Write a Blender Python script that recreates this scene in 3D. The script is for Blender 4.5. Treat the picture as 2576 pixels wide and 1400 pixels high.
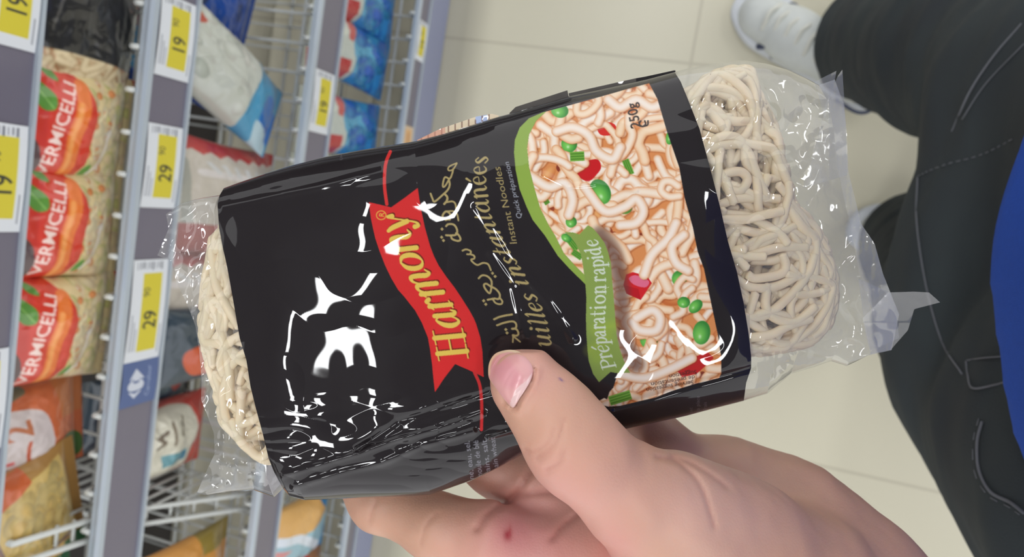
import bpy, math, random
import numpy as np
for _o in list(bpy.data.objects): bpy.data.objects.remove(_o, do_unlink=True)
SC = bpy.context.scene
COL = SC.collection
# ---------------------------------------------------------------- camera
F = 1860.0                       # focal length in pixels of the 2576 x 1400 frame
CAM_H = 1.375
_A = np.array([-7488, -1390, 1860.]); _A /= np.linalg.norm(_A)          # store "forward" seen by the camera
_L = np.array([-2846, 17224, 1860.]); _L -= _A*(_L@_A); _L /= np.linalg.norm(_L)
_U = np.cross(_A, _L)
RC = np.array([-_L, _A, _U])      # camera (x right, y down, z out) -> world (X right, Y into the shelf, Z up)
CAMP = np.array([0, 0, CAM_H])
cam = bpy.data.cameras.new('camera'); cam_ob = bpy.data.objects.new('camera', cam); COL.objects.link(cam_ob)
from mathutils import Matrix, Vector
M = Matrix.Identity(4)
for i in range(3):
    M[i][0] = RC[i][0]; M[i][1] = -RC[i][1]; M[i][2] = -RC[i][2]; M[i][3] = CAMP[i]
cam_ob.matrix_world = M
cam.sensor_fit = 'HORIZONTAL'; cam.sensor_width = 36.0; cam.lens = F/2576*36.0
cam.clip_start = 0.01
cam.dof.use_dof = True; cam.dof.focus_distance = 0.218; cam.dof.aperture_fstop = 17
SC.camera = cam_ob
SC.view_settings.view_transform = 'Standard'; SC.view_settings.look = 'None'
SC.view_settings.gamma = 1.0; SC.view_settings.exposure = 0.21
SC.view_settings.use_curve_mapping = False
# ---------------------------------------------------------------- world and lamps
w = bpy.data.worlds.new('store_ambient'); SC.world = w; w.use_nodes = True  # even background glow, added as soft ambient light from the open sides
w.node_tree.nodes['Background'].inputs[0].default_value = (0.965, 0.97, 0.985, 1)
w.node_tree.nodes['Background'].inputs[1].default_value = 1.3
LAMP_STRENGTH = 27.0
LAMPS = [(-2.2, .80), (.20, .80), (2.6, .80), (-1.5, -3.1), (2.0, -3.1)]   # ceiling strips, x y
CEIL = 5.6

# ---------------------------------------------------------------- helpers
def s2l(c):
    c = np.asarray(c, float)/255.0
    return np.where(c <= 0.04045, c/12.92, ((c+0.055)/1.055)**2.4)
def P(px, py, z):
    px = np.asarray(px, float); py = np.asarray(py, float); z = np.asarray(z, float)
    c = np.stack(np.broadcast_arrays((px-1288)/F*z, (py-700)/F*z, z), -1)
    return c@RC.T + CAMP
def hitY(px, py, Y):
    d = RC@np.array([(px-1288)/F, (py-700)/F, 1]); return d*(Y/d[1])+CAMP
def hitZ(px, py, Z):
    d = RC@np.array([(px-1288)/F, (py-700)/F, 1]); return d*((Z-CAM_H)/d[2])+CAMP

ORG = {}
def empty(name, loc, label=None, cat=None, group=None):
    o = bpy.data.objects.new(name, None); COL.objects.link(o); o.location = loc; o.empty_display_size = .05
    ORG[o.name] = np.array(loc, float)
    if label: tag(o, label, cat, group)
    return o
def tag(o, label, cat, group=None, kind=None):
    o['label'] = label; o['category'] = cat
    if group: o['group'] = group
    if kind: o['kind'] = kind
    return o
def mesh_data(name, V, Fc, mat, col=None, smooth=True, matidx=None):
    me = bpy.data.meshes.new(name)
    V = np.ascontiguousarray(V, np.float32)
    if isinstance(Fc, np.ndarray):
        n, k = Fc.shape
        me.vertices.add(len(V)); me.vertices.foreach_set('co', V.ravel())
        me.loops.add(n*k); me.loops.foreach_set('vertex_index', Fc.astype(np.int32).ravel())
        me.polygons.add(n); me.polygons.foreach_set('loop_start', np.arange(0, n*k, k, dtype=np.int32))
        me.polygons.foreach_set('loop_total', np.full(n, k, np.int32))
        me.update(calc_edges=True)
    else:
        me.from_pydata([tuple(v) for v in V.tolist()], [], Fc)
    for m in (mat if isinstance(mat, (list, tuple)) else [mat]): me.materials.append(m)
    if smooth: me.polygons.foreach_set('use_smooth', np.ones(len(me.polygons), bool))
    if matidx is not None: me.polygons.foreach_set('material_index', np.asarray(matidx, np.int32))
    if col is not None:
        a = me.color_attributes.new('Col', 'FLOAT_COLOR', 'POINT')
        c = np.ones((len(V), 4), np.float32); c[:, :3] = col
        a.data.foreach_set('color', c.ravel())
    me.validate(); me.update()
    return me
def obj(name, V, Fc, mat, parent=None, col=None, smooth=True, matidx=None, origin=None):
    """V in world coordinates; origin defaults to the parent's."""
    V = np.asarray(V, float)
    if parent is not None: org = ORG[parent.name]
    elif origin is not None: org = np.asarray(origin, float)
    else: org = np.array([V[:, 0].mean(), V[:, 1].mean(), V[:, 2].min()])
    me = mesh_data(name, V-org, Fc, mat, col, smooth, matidx)
    o = bpy.data.objects.new(name, me); COL.objects.link(o)
    if parent is None: o.location = org
    else: o.parent = parent
    ORG[o.name] = org
    return o
def joinm(parts):
    V = []; Fl = []; n = 0
    for v, f in parts:
        V.append(np.asarray(v, float)); Fl += [[i+n for i in q] for q in (f.tolist() if isinstance(f, np.ndarray) else f)]; n += len(v)
    return np.concatenate(V), Fl
def box(x0, x1, y0, y1, z0, z1, b=0.0):
    """box with chamfered edges"""
    if b <= 0:
        V = [(x, y, z) for x in (x0, x1) for y in (y0, y1) for z in (z0, z1)]
        return np.array(V), [[0, 1, 3, 2], [4, 6, 7, 5], [0, 4, 5, 1], [2, 3, 7, 6], [0, 2, 6, 4], [1, 5, 7, 3]]
    import bmesh
    bm = bmesh.new(); bmesh.ops.create_cube(bm, size=1)
    for v in bm.verts:
        v.co = Vector(((x0+x1)/2+v.co.x*(x1-x0), (y0+y1)/2+v.co.y*(y1-y0), (z0+z1)/2+v.co.z*(z1-z0)))
    bmesh.ops.bevel(bm, geom=bm.edges[:], offset=b, segments=2, affect='EDGES')
    V = np.array([v.co[:] for v in bm.verts]); Fl = [[v.index for v in f.verts] for f in bm.faces]
    bm.free(); return V, Fl
def tube(pts, r, n=8, cap=True):
    pts = np.asarray(pts, float); m = len(pts); r = np.broadcast_to(r, (m,)).astype(float)
    T = np.gradient(pts, axis=0); T /= np.linalg.norm(T, axis=1, keepdims=True)+1e-12
    ref = np.array([0, 0, 1.]) if abs(T[0][2]) < .9 else np.array([1., 0, 0])
    N = np.cross(T[0], ref); N /= np.linalg.norm(N); Ns = [N]
    for i in range(1, m):
        N = Ns[-1]-T[i]*(Ns[-1]@T[i]); N /= np.linalg.norm(N)+1e-12; Ns.append(N)
    Ns = np.array(Ns); B = np.cross(T, Ns)
    a = np.arange(n)/n*2*math.pi
    V = pts[:, None]+r[:, None, None]*(np.cos(a)[None, :, None]*Ns[:, None]+np.sin(a)[None, :, None]*B[:, None])
    V = V.reshape(-1, 3)
    i = np.arange(m-1)[:, None]*n; j = np.arange(n)[None]; j2 = (j+1) % n
    Fq = np.stack([i+j, i+j2, i+n+j2, i+n+j], -1).reshape(-1, 4)
    if not cap: return V, Fq
    V = np.concatenate([V, pts[:1]-T[:1]*r[0]*.5, pts[-1:]+T[-1:]*r[-1]*.5])
    Fl = Fq.tolist(); c0 = m*n; c1 = c0+1
    for k in range(n):
        Fl.append([c0, (k+1) % n, k]); Fl.append([c1, (m-1)*n+k, (m-1)*n+(k+1) % n])
    return V, Fl
def cr(pts, n=8, closed=False):
    """Catmull-Rom through the points"""
    p = np.asarray(pts, float)
    if len(p) < 3 and not closed: 
        t = np.linspace(0, 1, n+1)[:, None]; return p[0]*(1-t)+p[-1]*t
    if closed: q = np.concatenate([p[-1:], p, p[:2]])
    else: q = np.concatenate([2*p[:1]-p[1:2], p, 2*p[-1:]-p[-2:-1]])
    out = []
    for i in range(1, len(q)-2):
        t = np.linspace(0, 1, n, endpoint=False)[:, None]
        a, b, c, d = q[i-1], q[i], q[i+1], q[i+2]
        out.append(.5*((2*b)+(-a+c)*t+(2*a-5*b+4*c-d)*t*t+(-a+3*b-3*c+d)*t**3))
    if not closed: out.append(q[-2:-1])
    return np.concatenate(out)
def along(pts, n, smooth=False):
    """resample a polyline to n points by arc length"""
    p = cr(pts, 10) if smooth else np.asarray(pts, float)
    d = np.r_[0, np.cumsum(np.linalg.norm(np.diff(p[:, :2], axis=0), axis=1))]
    s = np.asarray(n) if not np.isscalar(n) else np.linspace(0, 1, n)
    return np.stack([np.interp(s*d[-1], d, p[:, k]) for k in range(p.shape[1])], -1)
_rs = np.random.RandomState(5); _perm = _rs.permutation(512); _grad = _rs.randn(512, 3); _grad /= np.linalg.norm(_grad, axis=1, keepdims=True)
def noise(x, y, z=0.0):
    x, y, z = np.broadcast_arrays(np.asarray(x, float), np.asarray(y, float), np.asarray(z, float))
    xi = np.floor(x).astype(int); yi = np.floor(y).astype(int); zi = np.floor(z).astype(int)
    xf = x-xi; yf = y-yi; zf = z-zi
    fu = lambda t: t*t*t*(t*(t*6-15)+10)
    u, v, ww = fu(xf), fu(yf), fu(zf); out = 0
    for a in (0, 1):
        for b in (0, 1):
            for c in (0, 1):
                g = _grad[_perm[(_perm[(_perm[(xi+a) & 511]+yi+b) & 511]+zi+c) & 511]]
                dd = g[..., 0]*(xf-a)+g[..., 1]*(yf-b)+g[..., 2]*(zf-c)
                out = out+dd*(u if a else 1-u)*(v if b else 1-v)*(ww if c else 1-ww)
    return out*1.5
def grid_faces(nu, nv):
    i = np.arange(nu-1)[:, None]*nv; j = np.arange(nv-1)[None]
    return np.stack([i+j, i+nv+j, i+nv+j+1, i+j+1], -1).reshape(-1, 4)

# ---------------------------------------------------------------- print painting (artwork for packaging and price cards)
class Art:
    def __init__(s, w, h, col, x0=0, y0=0, k=1.0):
        s.k = k; s.x0 = x0; s.y0 = y0; s.img = np.empty((int(h*k), int(w*k), 3)); s.img[:] = col
    def _bb(s, a, b, c, d):
        h, w = s.img.shape[:2]
        x0 = max(0, int((a-s.x0)*s.k)-2); x1 = min(w, int((b-s.x0)*s.k)+3); y0 = max(0, int((c-s.y0)*s.k)-2); y1 = min(h, int((d-s.y0)*s.k)+3)
        if x1 <= x0 or y1 <= y0: return None
        X = (np.arange(x0, x1)+.5)/s.k+s.x0; Y = (np.arange(y0, y1)+.5)/s.k+s.y0
        return x0, x1, y0, y1, X[None, :], Y[:, None]
    def put(s, bb, m, col):
        x0, x1, y0, y1 = bb[:4]; m = m[..., None]
        s.img[y0:y1, x0:x1] = s.img[y0:y1, x0:x1]*(1-m)+np.asarray(col, float)*m
    def mask(s, pts, bb):
        p = np.asarray(pts, float); out = 0
        for ox in (-.25, .25):
            for oy in (-.25, .25):
                X = bb[4]+ox/s.k; Y = bb[5]+oy/s.k; ins = np.zeros(np.broadcast(X, Y).shape, bool)
                for (xa, ya), (xb, yb) in zip(p, np.roll(p, -1, 0)):
                    if ya == yb: continue
                    c = (Y > min(ya, yb)) & (Y <= max(ya, yb)); ins ^= c & (X < (Y-ya)*(xb-xa)/(yb-ya)+xa)
                out = out+ins*.25
        return out
    def poly(s, pts, col, smooth=False, al=1.0):
        p = cr(pts, 8, True) if smooth else np.asarray(pts, float)
        bb = s._bb(p[:, 0].min(), p[:, 0].max(), p[:, 1].min(), p[:, 1].max())
        if bb: s.put(bb, s.mask(p, bb)*al, col)
    def dist(s, p, r, bb):
        best = np.full(np.broadcast(bb[4], bb[5]).shape, -1e9); prof = np.zeros_like(best)
        for i in range(len(p)-1):
            a, b = p[i, :2], p[i+1, :2]; d = b-a; L2 = d@d+1e-9
            h = np.clip(((bb[4]-a[0])*d[0]+(bb[5]-a[1])*d[1])/L2, 0, 1)
            rr = r[i]+(r[i+1]-r[i])*h
            ex = bb[4]-a[0]-h*d[0]; ey = bb[5]-a[1]-h*d[1]; dd = np.sqrt(ex*ex+ey*ey)
            v = rr-dd; m = v > best; best = np.where(m, v, best); prof = np.where(m, np.clip(dd/np.maximum(rr, .01), 0, 1), prof)
        return best, prof
    def stroke(s, pts, r, col, al=1.0, soft=1.0, smooth=0):
        p = np.asarray(pts, float)
        if smooth: p = cr(p, smooth)
        r = p[:, 2] if p.shape[1] > 2 else np.broadcast_to(r, (len(p),)); rm = r.max()+soft
        bb = s._bb(p[:, 0].min()-rm, p[:, 0].max()+rm, p[:, 1].min()-rm, p[:, 1].max()+rm)
        if bb is None: return
        b, _ = s.dist(p, r, bb); s.put(bb, np.clip(b*s.k/soft+.5, 0, 1)*al, col)
    def noodle(s, pts, r, c0, c1):
        p = cr(pts, 6); r = np.full(len(p), float(r))
        bb = s._bb(p[:, 0].min()-r[0]-5, p[:, 0].max()+r[0]+5, p[:, 1].min()-r[0]-5, p[:, 1].max()+r[0]+5)
        if bb is None: return
        sh, _ = s.dist(p+[3, 2], r, bb); s.put(bb, np.clip(sh/5+.4, 0, 1)*.5, (150, 70, 35))
        b, pr = s.dist(p, r, bb); m = np.clip(b*s.k+.5, 0, 1)[..., None]; t = (pr**2.2)[..., None]
        c = np.asarray(c0)*(1-t)+np.asarray(c1)*t
        x0, x1, y0, y1 = bb[:4]; s.img[y0:y1, x0:x1] = s.img[y0:y1, x0:x1]*(1-m)+c*m
    def ball(s, cx, cy, rx, ry, ang, c0, c1, hi=None):
        R_ = max(rx, ry)+2; bb = s._bb(cx-R_, cx+R_, cy-R_, cy+R_)
        if bb is None: return
        X = bb[4]-cx; Y = bb[5]-cy; ca, sa = math.cos(ang), math.sin(ang); u = (X*ca+Y*sa)/rx; v = (-X*sa+Y*ca)/ry
        d = np.sqrt(u*u+v*v); m = np.clip((1-d)*min(rx, ry)*s.k+.5, 0, 1)[..., None]
        t = np.clip(np.sqrt((u+.25)**2+(v-.2)**2)/1.1, 0, 1)[..., None]**1.5; c = np.asarray(c0)*(1-t)+np.asarray(c1)*t
        if hi is not None:
            g = np.exp(-((u+.15)**2+(v-.35)**2)/.03)[..., None]; c = c*(1-g*.85)+np.asarray(hi)*g*.85
        x0, x1, y0, y1 = bb[:4]; s.img[y0:y1, x0:x1] = s.img[y0:y1, x0:x1]*(1-m)+c*m
    def text(s, txt, f, col, size=1.0, al=1.0, bold=0.0):
        """f maps font units (x along the line, y up, 1 = line size) to artwork units"""
        V, T, wd = glyphs(txt, bold)
        if not len(T): return
        X, Y = f(V[:, 0]*size, V[:, 1]*size, wd*size); q = np.stack([X, Y], -1)
        bb = s._bb(q[:, 0].min(), q[:, 0].max(), q[:, 1].min(), q[:, 1].max())
        if bb is None: return
        x0, x1, y0, y1 = bb[:4]; acc = np.zeros((y1-y0, x1-x0)); ss = 3
        sub = np.zeros(((y1-y0)*ss, (x1-x0)*ss), bool)
        SX = ((np.arange(sub.shape[1])+.5)/ss+x0)/s.k+s.x0; SY = ((np.arange(sub.shape[0])+.5)/ss+y0)/s.k+s.y0
        for t in T:
            a, b, c = q[t[0]], q[t[1]], q[t[2]]
            i0, i1 = np.searchsorted(SX, (min(a[0], b[0], c[0]), max(a[0], b[0], c[0]))); j0, j1 = np.searchsorted(SY, (min(a[1], b[1], c[1]), max(a[1], b[1], c[1])))
            if i1 <= i0 or j1 <= j0: continue
            XX = SX[None, i0:i1]; YY = SY[j0:j1, None]
            e = lambda p, r: (r[0]-p[0])*(YY-p[1])-(r[1]-p[1])*(XX-p[0])
            e1, e2, e3 = e(a, b), e(b, c), e(c, a)
            sub[j0:j1, i0:i1] |= ((e1 >= 0) & (e2 >= 0) & (e3 >= 0)) | ((e1 <= 0) & (e2 <= 0) & (e3 <= 0))
        acc = sub.reshape(y1-y0, ss, x1-x0, ss).mean((1, 3))
        s.put(bb, acc*al, col)
    def sample(s, x, y):
        """linear-light colours at artwork positions"""
        h, w = s.img.shape[:2]; u = np.clip((np.asarray(x)-s.x0)*s.k-.5, 0, w-1.001); v = np.clip((np.asarray(y)-s.y0)*s.k-.5, 0, h-1.001)
        i = u.astype(int); j = v.astype(int); a = (u-i)[..., None]; b = (v-j)[..., None]; im = s.img
        c = im[j, i]*(1-a)*(1-b)+im[j, i+1]*a*(1-b)+im[j+1, i]*(1-a)*b+im[j+1, i+1]*a*b
        return s2l(np.clip(c, 0, 255))
_gc = {}
def glyphs(txt, bold=0.0):
    if (txt, bold) in _gc: return _gc[(txt, bold)]
    cu = bpy.data.curves.new('lettering', 'FONT'); cu.body = txt; cu.size = 1.0; cu.offset = bold; cu.resolution_u = 4
    o = bpy.data.objects.new('lettering', cu); COL.objects.link(o)
    dg = bpy.context.evaluated_depsgraph_get(); dg.update()
    me = o.evaluated_get(dg).to_mesh(); me.calc_loop_triangles()
    V = np.array([v.co[:2] for v in me.vertices]).reshape(-1, 2); T = [tuple(t.vertices) for t in me.loop_triangles]
    o.evaluated_get(dg).to_mesh_clear(); bpy.data.objects.remove(o); bpy.data.curves.remove(cu)
    wd = V[:, 0].max() if len(V) else 0
    _gc[(txt, bold)] = (V, T, wd); return _gc[(txt, bold)]
def line_map(x, y, dx, dy, size, fit=None):
    """straight baseline from (x,y) towards (dx,dy) unit; letters' up is to the left of the direction (image coords y down)"""
    n = math.hypot(dx, dy); dx, dy = dx/n, dy/n; ux, uy = dy, -dx
    def f(a, b, wd):
        k = (fit/(wd if wd else 1)) if fit else size
        return x+a*k*dx+b*size*ux, y+a*k*dy+b*size*uy
    return f

# ---------------------------------------------------------------- materials
def mat(name, col=None, rough=.5, attr=False, coat=0, coat_r=.05, metal=0, spec=.5, sss=0, noise_amt=0, noise_scale=50, bump=0, bump_scale=200, emit=None, col2=None):
    m = bpy.data.materials.new(name); m.use_nodes = True; nt = m.node_tree; b = nt.nodes['Principled BSDF']
    b.inputs['Roughness'].default_value = rough; b.inputs['Metallic'].default_value = metal
    b.inputs['Coat Weight'].default_value = coat; b.inputs['Coat Roughness'].default_value = coat_r
    b.inputs['Specular IOR Level'].default_value = spec
    src = None
    if attr:
        a = nt.nodes.new('ShaderNodeVertexColor'); a.layer_name = 'Col'; src = a.outputs[0]
    elif col is not None:
        c = (*s2l(col), 1); b.inputs['Base Color'].default_value = c
    tc = nt.nodes.new('ShaderNodeTexCoord')
    if noise_amt:
        n = nt.nodes.new('ShaderNodeTexNoise'); n.inputs['Scale'].default_value = noise_scale; n.inputs['Detail'].default_value = 5
        nt.links.new(tc.outputs['Object'], n.inputs['Vector'])
        mx = nt.nodes.new('ShaderNodeMix'); mx.data_type = 'RGBA'; mx.blend_type = 'MULTIPLY' if col2 is None else 'MIX'
        rp = nt.nodes.new('ShaderNodeMapRange'); rp.inputs['From Min'].default_value = .3; rp.inputs['From Max'].default_value = .7
        nt.links.new(n.outputs[0], rp.inputs[0])
        if col2 is None:
            rp.inputs['To Min'].default_value = 1-noise_amt; rp.inputs['To Max'].default_value = 1.0; mx.inputs['Factor'].default_value = 1
            cc = nt.nodes.new('ShaderNodeCombineColor'); [nt.links.new(rp.outputs[0], cc.inputs[k]) for k in range(3)]
            nt.links.new(cc.outputs[0], mx.inputs['B'])
        else:
            rp.inputs['To Max'].default_value = noise_amt; nt.links.new(rp.outputs[0], mx.inputs['Factor']); mx.inputs['B'].default_value = (*s2l(col2), 1)
        if src is None: mx.inputs['A'].default_value = (*s2l(col), 1)
        else: nt.links.new(src, mx.inputs['A'])
        src = mx.outputs['Result']
    if src is not None: nt.links.new(src, b.inputs['Base Color'])
    if sss:
        b.inputs['Subsurface Weight'].default_value = sss; b.inputs['Subsurface Radius'].default_value = (1.0, .35, .2); b.inputs['Subsurface Scale'].default_value = .004
    if bump:
        n = nt.nodes.new('ShaderNodeTexNoise'); n.inputs['Scale'].default_value = bump_scale; n.inputs['Detail'].default_value = 4
        nt.links.new(tc.outputs['Object'], n.inputs['Vector'])
        bp = nt.nodes.new('ShaderNodeBump'); bp.inputs['Strength'].default_value = bump; bp.inputs['Distance'].default_value = .001
        nt.links.new(n.outputs[0], bp.inputs['Height']); nt.links.new(bp.outputs[0], b.inputs['Normal'])
    if emit:
        b.inputs['Emission Color'].default_value = (*emit[0], 1); b.inputs['Emission Strength'].default_value = emit[1]
    return m
def film_mat(name, milk=.06, rough=.04, gain=1.0, tint=(.97, .975, .98)):
    m = bpy.data.materials.new(name); m.use_nodes = True; nt = m.node_tree; nt.nodes.clear()
    out = nt.nodes.new('ShaderNodeOutputMaterial'); tr = nt.nodes.new('ShaderNodeBsdfTransparent'); tr.inputs[0].default_value = (*tint, 1)
    gl = nt.nodes.new('ShaderNodeBsdfGlossy'); gl.inputs['Roughness'].default_value = rough
    di = nt.nodes.new('ShaderNodeBsdfTranslucent'); di.inputs[0].default_value = (.9, .9, .88, 1)
    d2 = nt.nodes.new('ShaderNodeBsdfDiffuse'); d2.inputs[0].default_value = (.9, .9, .88, 1)
    fr = nt.nodes.new('ShaderNodeFresnel'); ge = nt.nodes.new('ShaderNodeNewGeometry')
    io = nt.nodes.new('ShaderNodeMapRange'); io.inputs['To Min'].default_value = 1.5; io.inputs['To Max'].default_value = 1/1.5
    nt.links.new(ge.outputs['Backfacing'], io.inputs[0]); nt.links.new(io.outputs[0], fr.inputs[0])
    mu = nt.nodes.new('ShaderNodeMath'); mu.operation = 'MULTIPLY'; mu.use_clamp = True; mu.inputs[1].default_value = gain
    nt.links.new(fr.outputs[0], mu.inputs[0])
    dd = nt.nodes.new('ShaderNodeMixShader'); nt.links.new(di.outputs[0], dd.inputs[1]); nt.links.new(d2.outputs[0], dd.inputs[2])
    m1 = nt.nodes.new('ShaderNodeMixShader'); m1.inputs[0].default_value = milk
    nt.links.new(tr.outputs[0], m1.inputs[1]); nt.links.new(dd.outputs[0], m1.inputs[2])
    m2 = nt.nodes.new('ShaderNodeMixShader'); nt.links.new(mu.outputs[0], m2.inputs[0]); nt.links.new(m1.outputs[0], m2.inputs[1]); nt.links.new(gl.outputs[0], m2.inputs[2])
    nt.links.new(m2.outputs[0], out.inputs[0])
    return m
M_PRINT = mat('printed_film', attr=True, rough=.4, coat=.8, coat_r=.015, spec=.05)
M_PACK = mat('pack_film', attr=True, rough=.3, coat=.7, coat_r=.08)
M_CARD = mat('printed_card', attr=True, rough=.6)
M_FILM = film_mat('clear_film', milk=.09, gain=1.7)
M_SEAL = film_mat('crimped_film', milk=.2, rough=.10, gain=1.5)
M_NOOD = mat('wheat_noodle', (240, 219, 184), rough=.55, noise_amt=.10, noise_scale=160, sss=.15)
M_WIRE = mat('white_coated_wire', (205, 208, 204), rough=.35, noise_amt=.06, noise_scale=30)
M_RAIL = mat('rail_plastic', (178, 188, 198), rough=.22, coat=.4, noise_amt=.04, noise_scale=9)
M_CHAN = mat('rail_channel', (112, 108, 124), rough=.3, coat=.5, coat_r=.1, noise_amt=.10, noise_scale=5)
M_KICK = mat('kick_plate', (142, 148, 176), rough=.35, noise_amt=.05, noise_scale=4)
M_PANEL = mat('gondola_panel', (78, 74, 74), rough=.6, noise_amt=.1, noise_scale=6)
# ---------------------------------------------------------------- the room
def tile_floor():
    m = bpy.data.materials.new('cream_floor_tiles'); m.use_nodes = True; nt = m.node_tree; b = nt.nodes['Principled BSDF']
    tc = nt.nodes.new('ShaderNodeTexCoord'); sp = nt.nodes.new('ShaderNodeSeparateXYZ'); nt.links.new(tc.outputs['Object'], sp.inputs[0])
    ms = []
    for ax, off in ((0, .2876), (1, .076)):
        a = nt.nodes.new('ShaderNodeMath'); a.operation = 'SUBTRACT'; a.inputs[1].default_value = off; nt.links.new(sp.outputs[ax], a.inputs[0])
        p = nt.nodes.new('ShaderNodeMath'); p.operation = 'PINGPONG'; p.inputs[1].default_value = .3312; nt.links.new(a.outputs[0], p.inputs[0])
        r = nt.nodes.new('ShaderNodeMapRange'); r.inputs['From Min'].default_value = .0015; r.inputs['From Max'].default_value = .0035
        r.inputs['To Min'].default_value = 1; r.inputs['To Max'].default_value = 0; nt.links.new(p.outputs[0], r.inputs[0]); ms.append(r)
    mx = nt.nodes.new('ShaderNodeMath'); mx.operation = 'MAXIMUM'; nt.links.new(ms[0].outputs[0], mx.inputs[0]); nt.links.new(ms[1].outputs[0], mx.inputs[1])
    n = nt.nodes.new('ShaderNodeTexNoise'); n.inputs['Scale'].default_value = 2.2; n.inputs['Detail'].default_value = 4; nt.links.new(tc.outputs['Object'], n.inputs['Vector'])
    c1 = nt.nodes.new('ShaderNodeMix'); c1.data_type = 'RGBA'; c1.inputs['A'].default_value = (*s2l((206, 201, 180)), 1); c1.inputs['B'].default_value = (*s2l((198, 193, 171)), 1)
    nt.links.new(n.outputs[0], c1.inputs['Factor'])
    c2 = nt.nodes.new('ShaderNodeMix'); c2.data_type = 'RGBA'; c2.inputs['B'].default_value = (*s2l((184, 178, 158)), 1)
    nt.links.new(mx.outputs[0], c2.inputs['Factor']); nt.links.new(c1.outputs['Result'], c2.inputs['A']); nt.links.new(c2.outputs['Result'], b.inputs['Base Color'])
    b.inputs['Roughness'].default_value = .28; b.inputs['Specular IOR Level'].default_value = .35
    return m
def struct(name, vf, m, kind='structure'):
    o = obj(name, vf[0], vf[1], m, smooth=False, origin=(0, 0, 0)); o['kind'] = kind; return o
struct('floor', box(-3.6, 3.6, -3.6, 3.6, -.05, 0), tile_floor())
struct('ceiling', box(-4.7, 4.7, -4.7, 4.7, CEIL, CEIL+.05), mat('dark_ceiling', (104, 104, 108), rough=.8, noise_amt=.1, noise_scale=3))
M_LAMPB = mat('lamp_housing', (225, 225, 225), rough=.5, noise_amt=.03)
M_LAMPD = mat('lamp_diffuser', (255, 255, 255), rough=.5, emit=((.97, .985, 1.0), LAMP_STRENGTH))
for i, (lx, ly) in enumerate(LAMPS):
    t = empty('ceiling_light', (lx, ly, CEIL), 'white strip light on the ceiling, outside the picture', 'ceiling light', 'ceiling strip lights')
    v, f = box(lx-.84, lx+.84, ly-.16, ly+.16, CEIL-.05, CEIL, .006); obj('housing', v, f, M_LAMPB, t, smooth=False)
    v, f = box(lx-.81, lx+.81, ly-.125, ly+.125, CEIL-.062, CEIL-.0502); obj('diffuser', v, f, M_LAMPD, t, smooth=False)

# ---------------------------------------------------------------- the shelf unit
YF = .54                                            # front plane of the shelf rails
SX0, SX1 = -1.3, 1.3
gon = empty('shelving_unit', (0, .8, 0), 'grey supermarket shelving unit with four wire shelves and price rails', 'shelving unit')
v, f = box(SX0, SX1, 1.02, 1.06, 0, 1.7, .004); obj('back_panel', v, f, M_PANEL, gon, smooth=False)
v, f = box(SX0, SX1, YF+.004, YF+.03, 0, .098, .003); obj('kick_plate', v, f, M_KICK, gon, smooth=False)
for sx in (SX0-.03, SX1):
    v, f = box(sx, sx+.03, YF+.1, 1.06, 0, 1.7, .003); obj('side_panel', v, f, M_PANEL, gon, smooth=False)
SHELF = [('top', .95, .882), ('second', .771, .702), ('third', .478, .405), ('bottom', .158, .103)]
SZ = {}
for nm, zt, zb in SHELF:
    sz = zb+.028; SZ[nm] = sz+.003
    parts = []
    x = SX0+.01
    while x < SX1:
        parts.append(tube(np.array([(x, YF+.012, sz), (x, 1.0, sz)]), .0022, 6)); x += .0405
    for y in (YF+.045, .68, .80, .92, 1.0): parts.append(tube(np.array([(SX0, y, sz-.004), (SX1, y, sz-.004)]), .0034, 6))
    # wire ends hooked over the rail
    x = SX0+.01
    while x < SX1:
        v, f = tube(np.array([(x, YF+.014, zt-.012), (x, YF+.010, zt+.003), (x, YF+.004, zt+.002)]), .0028, 6); parts.append((v, f)); x += .0405
    v, f = joinm(parts); obj('wire_shelf', v, f, M_WIRE, gon)
    # price rail: rounded bumper on top, channel, bottom lip
    hgt = zt-zb; prof = [(0, 0), (-.0045, .0005), (-.0045, .004), (-.001, .0045), (-.001, hgt*.80), (-.003, hgt*.81), (-.0055, hgt*.86), (-.0055, hgt*.95), (-.003, hgt), (.004, hgt), (.008, hgt*.9), (.008, 0)]
    V = np.array([(X, YF+py, zb+pz) for X in (SX0, SX1) for py, pz in prof]); n = len(prof)
    Fl = [[i, (i+1) % n, n+(i+1) % n, n+i] for i in range(n)]+[list(range(n))[::-1], list(range(n, 2*n))]
    mi = [1 if i == 3 else 0 for i in range(n)]+[0, 0]
    r_ = obj('price_rail', V, Fl, [M_RAIL, M_CHAN], gon, smooth=False, matidx=mi)
def upright_rod(name, pts, r, parent, m=M_WIRE, n=8): 
    v, f = tube(np.asarray(pts, float), r, n); return obj(name, v, f, m, parent)

# wire dividers standing across the shelves
def divider(X, nm, h, y0, ys, label, step=.02):
    z0 = SZ[nm]+.003; y1 = .93; t = empty('wire_divider', (X, YF+.2, z0), label, 'shelf divider')
    for dx in (0, -.022):
        fr = [(X+dx, y0, z0), (X+dx, ys, z0+h), (X+dx, y1, z0+h), (X+dx, y1, z0)]
        v, f = tube(np.array(fr), .0034, 8); obj('frame', v, f, M_WIRE, t)
    parts = []
    for y in np.arange(y0+.012, y1, step):
        top = z0+h*min(1, (y-y0)/(ys-y0)); parts.append(tube(np.array([(X, y, z0), (X, y, top)]), .0019, 6))
    for k in range(6): parts.append(tube(np.array([(X, y0+(ys-y0)*k/6+.01, z0+h*k/6+.003), (X-.022, y0+(ys-y0)*k/6+.01, z0+h*k/6+.003)]), .002, 6))
    v, f = joinm(parts); obj('upright_wires', v, f, M_WIRE, t)
divider(-.392, 'second', .10, .545, .57, 'white wire divider below the yellow bread packet on the second shelf')
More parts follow.
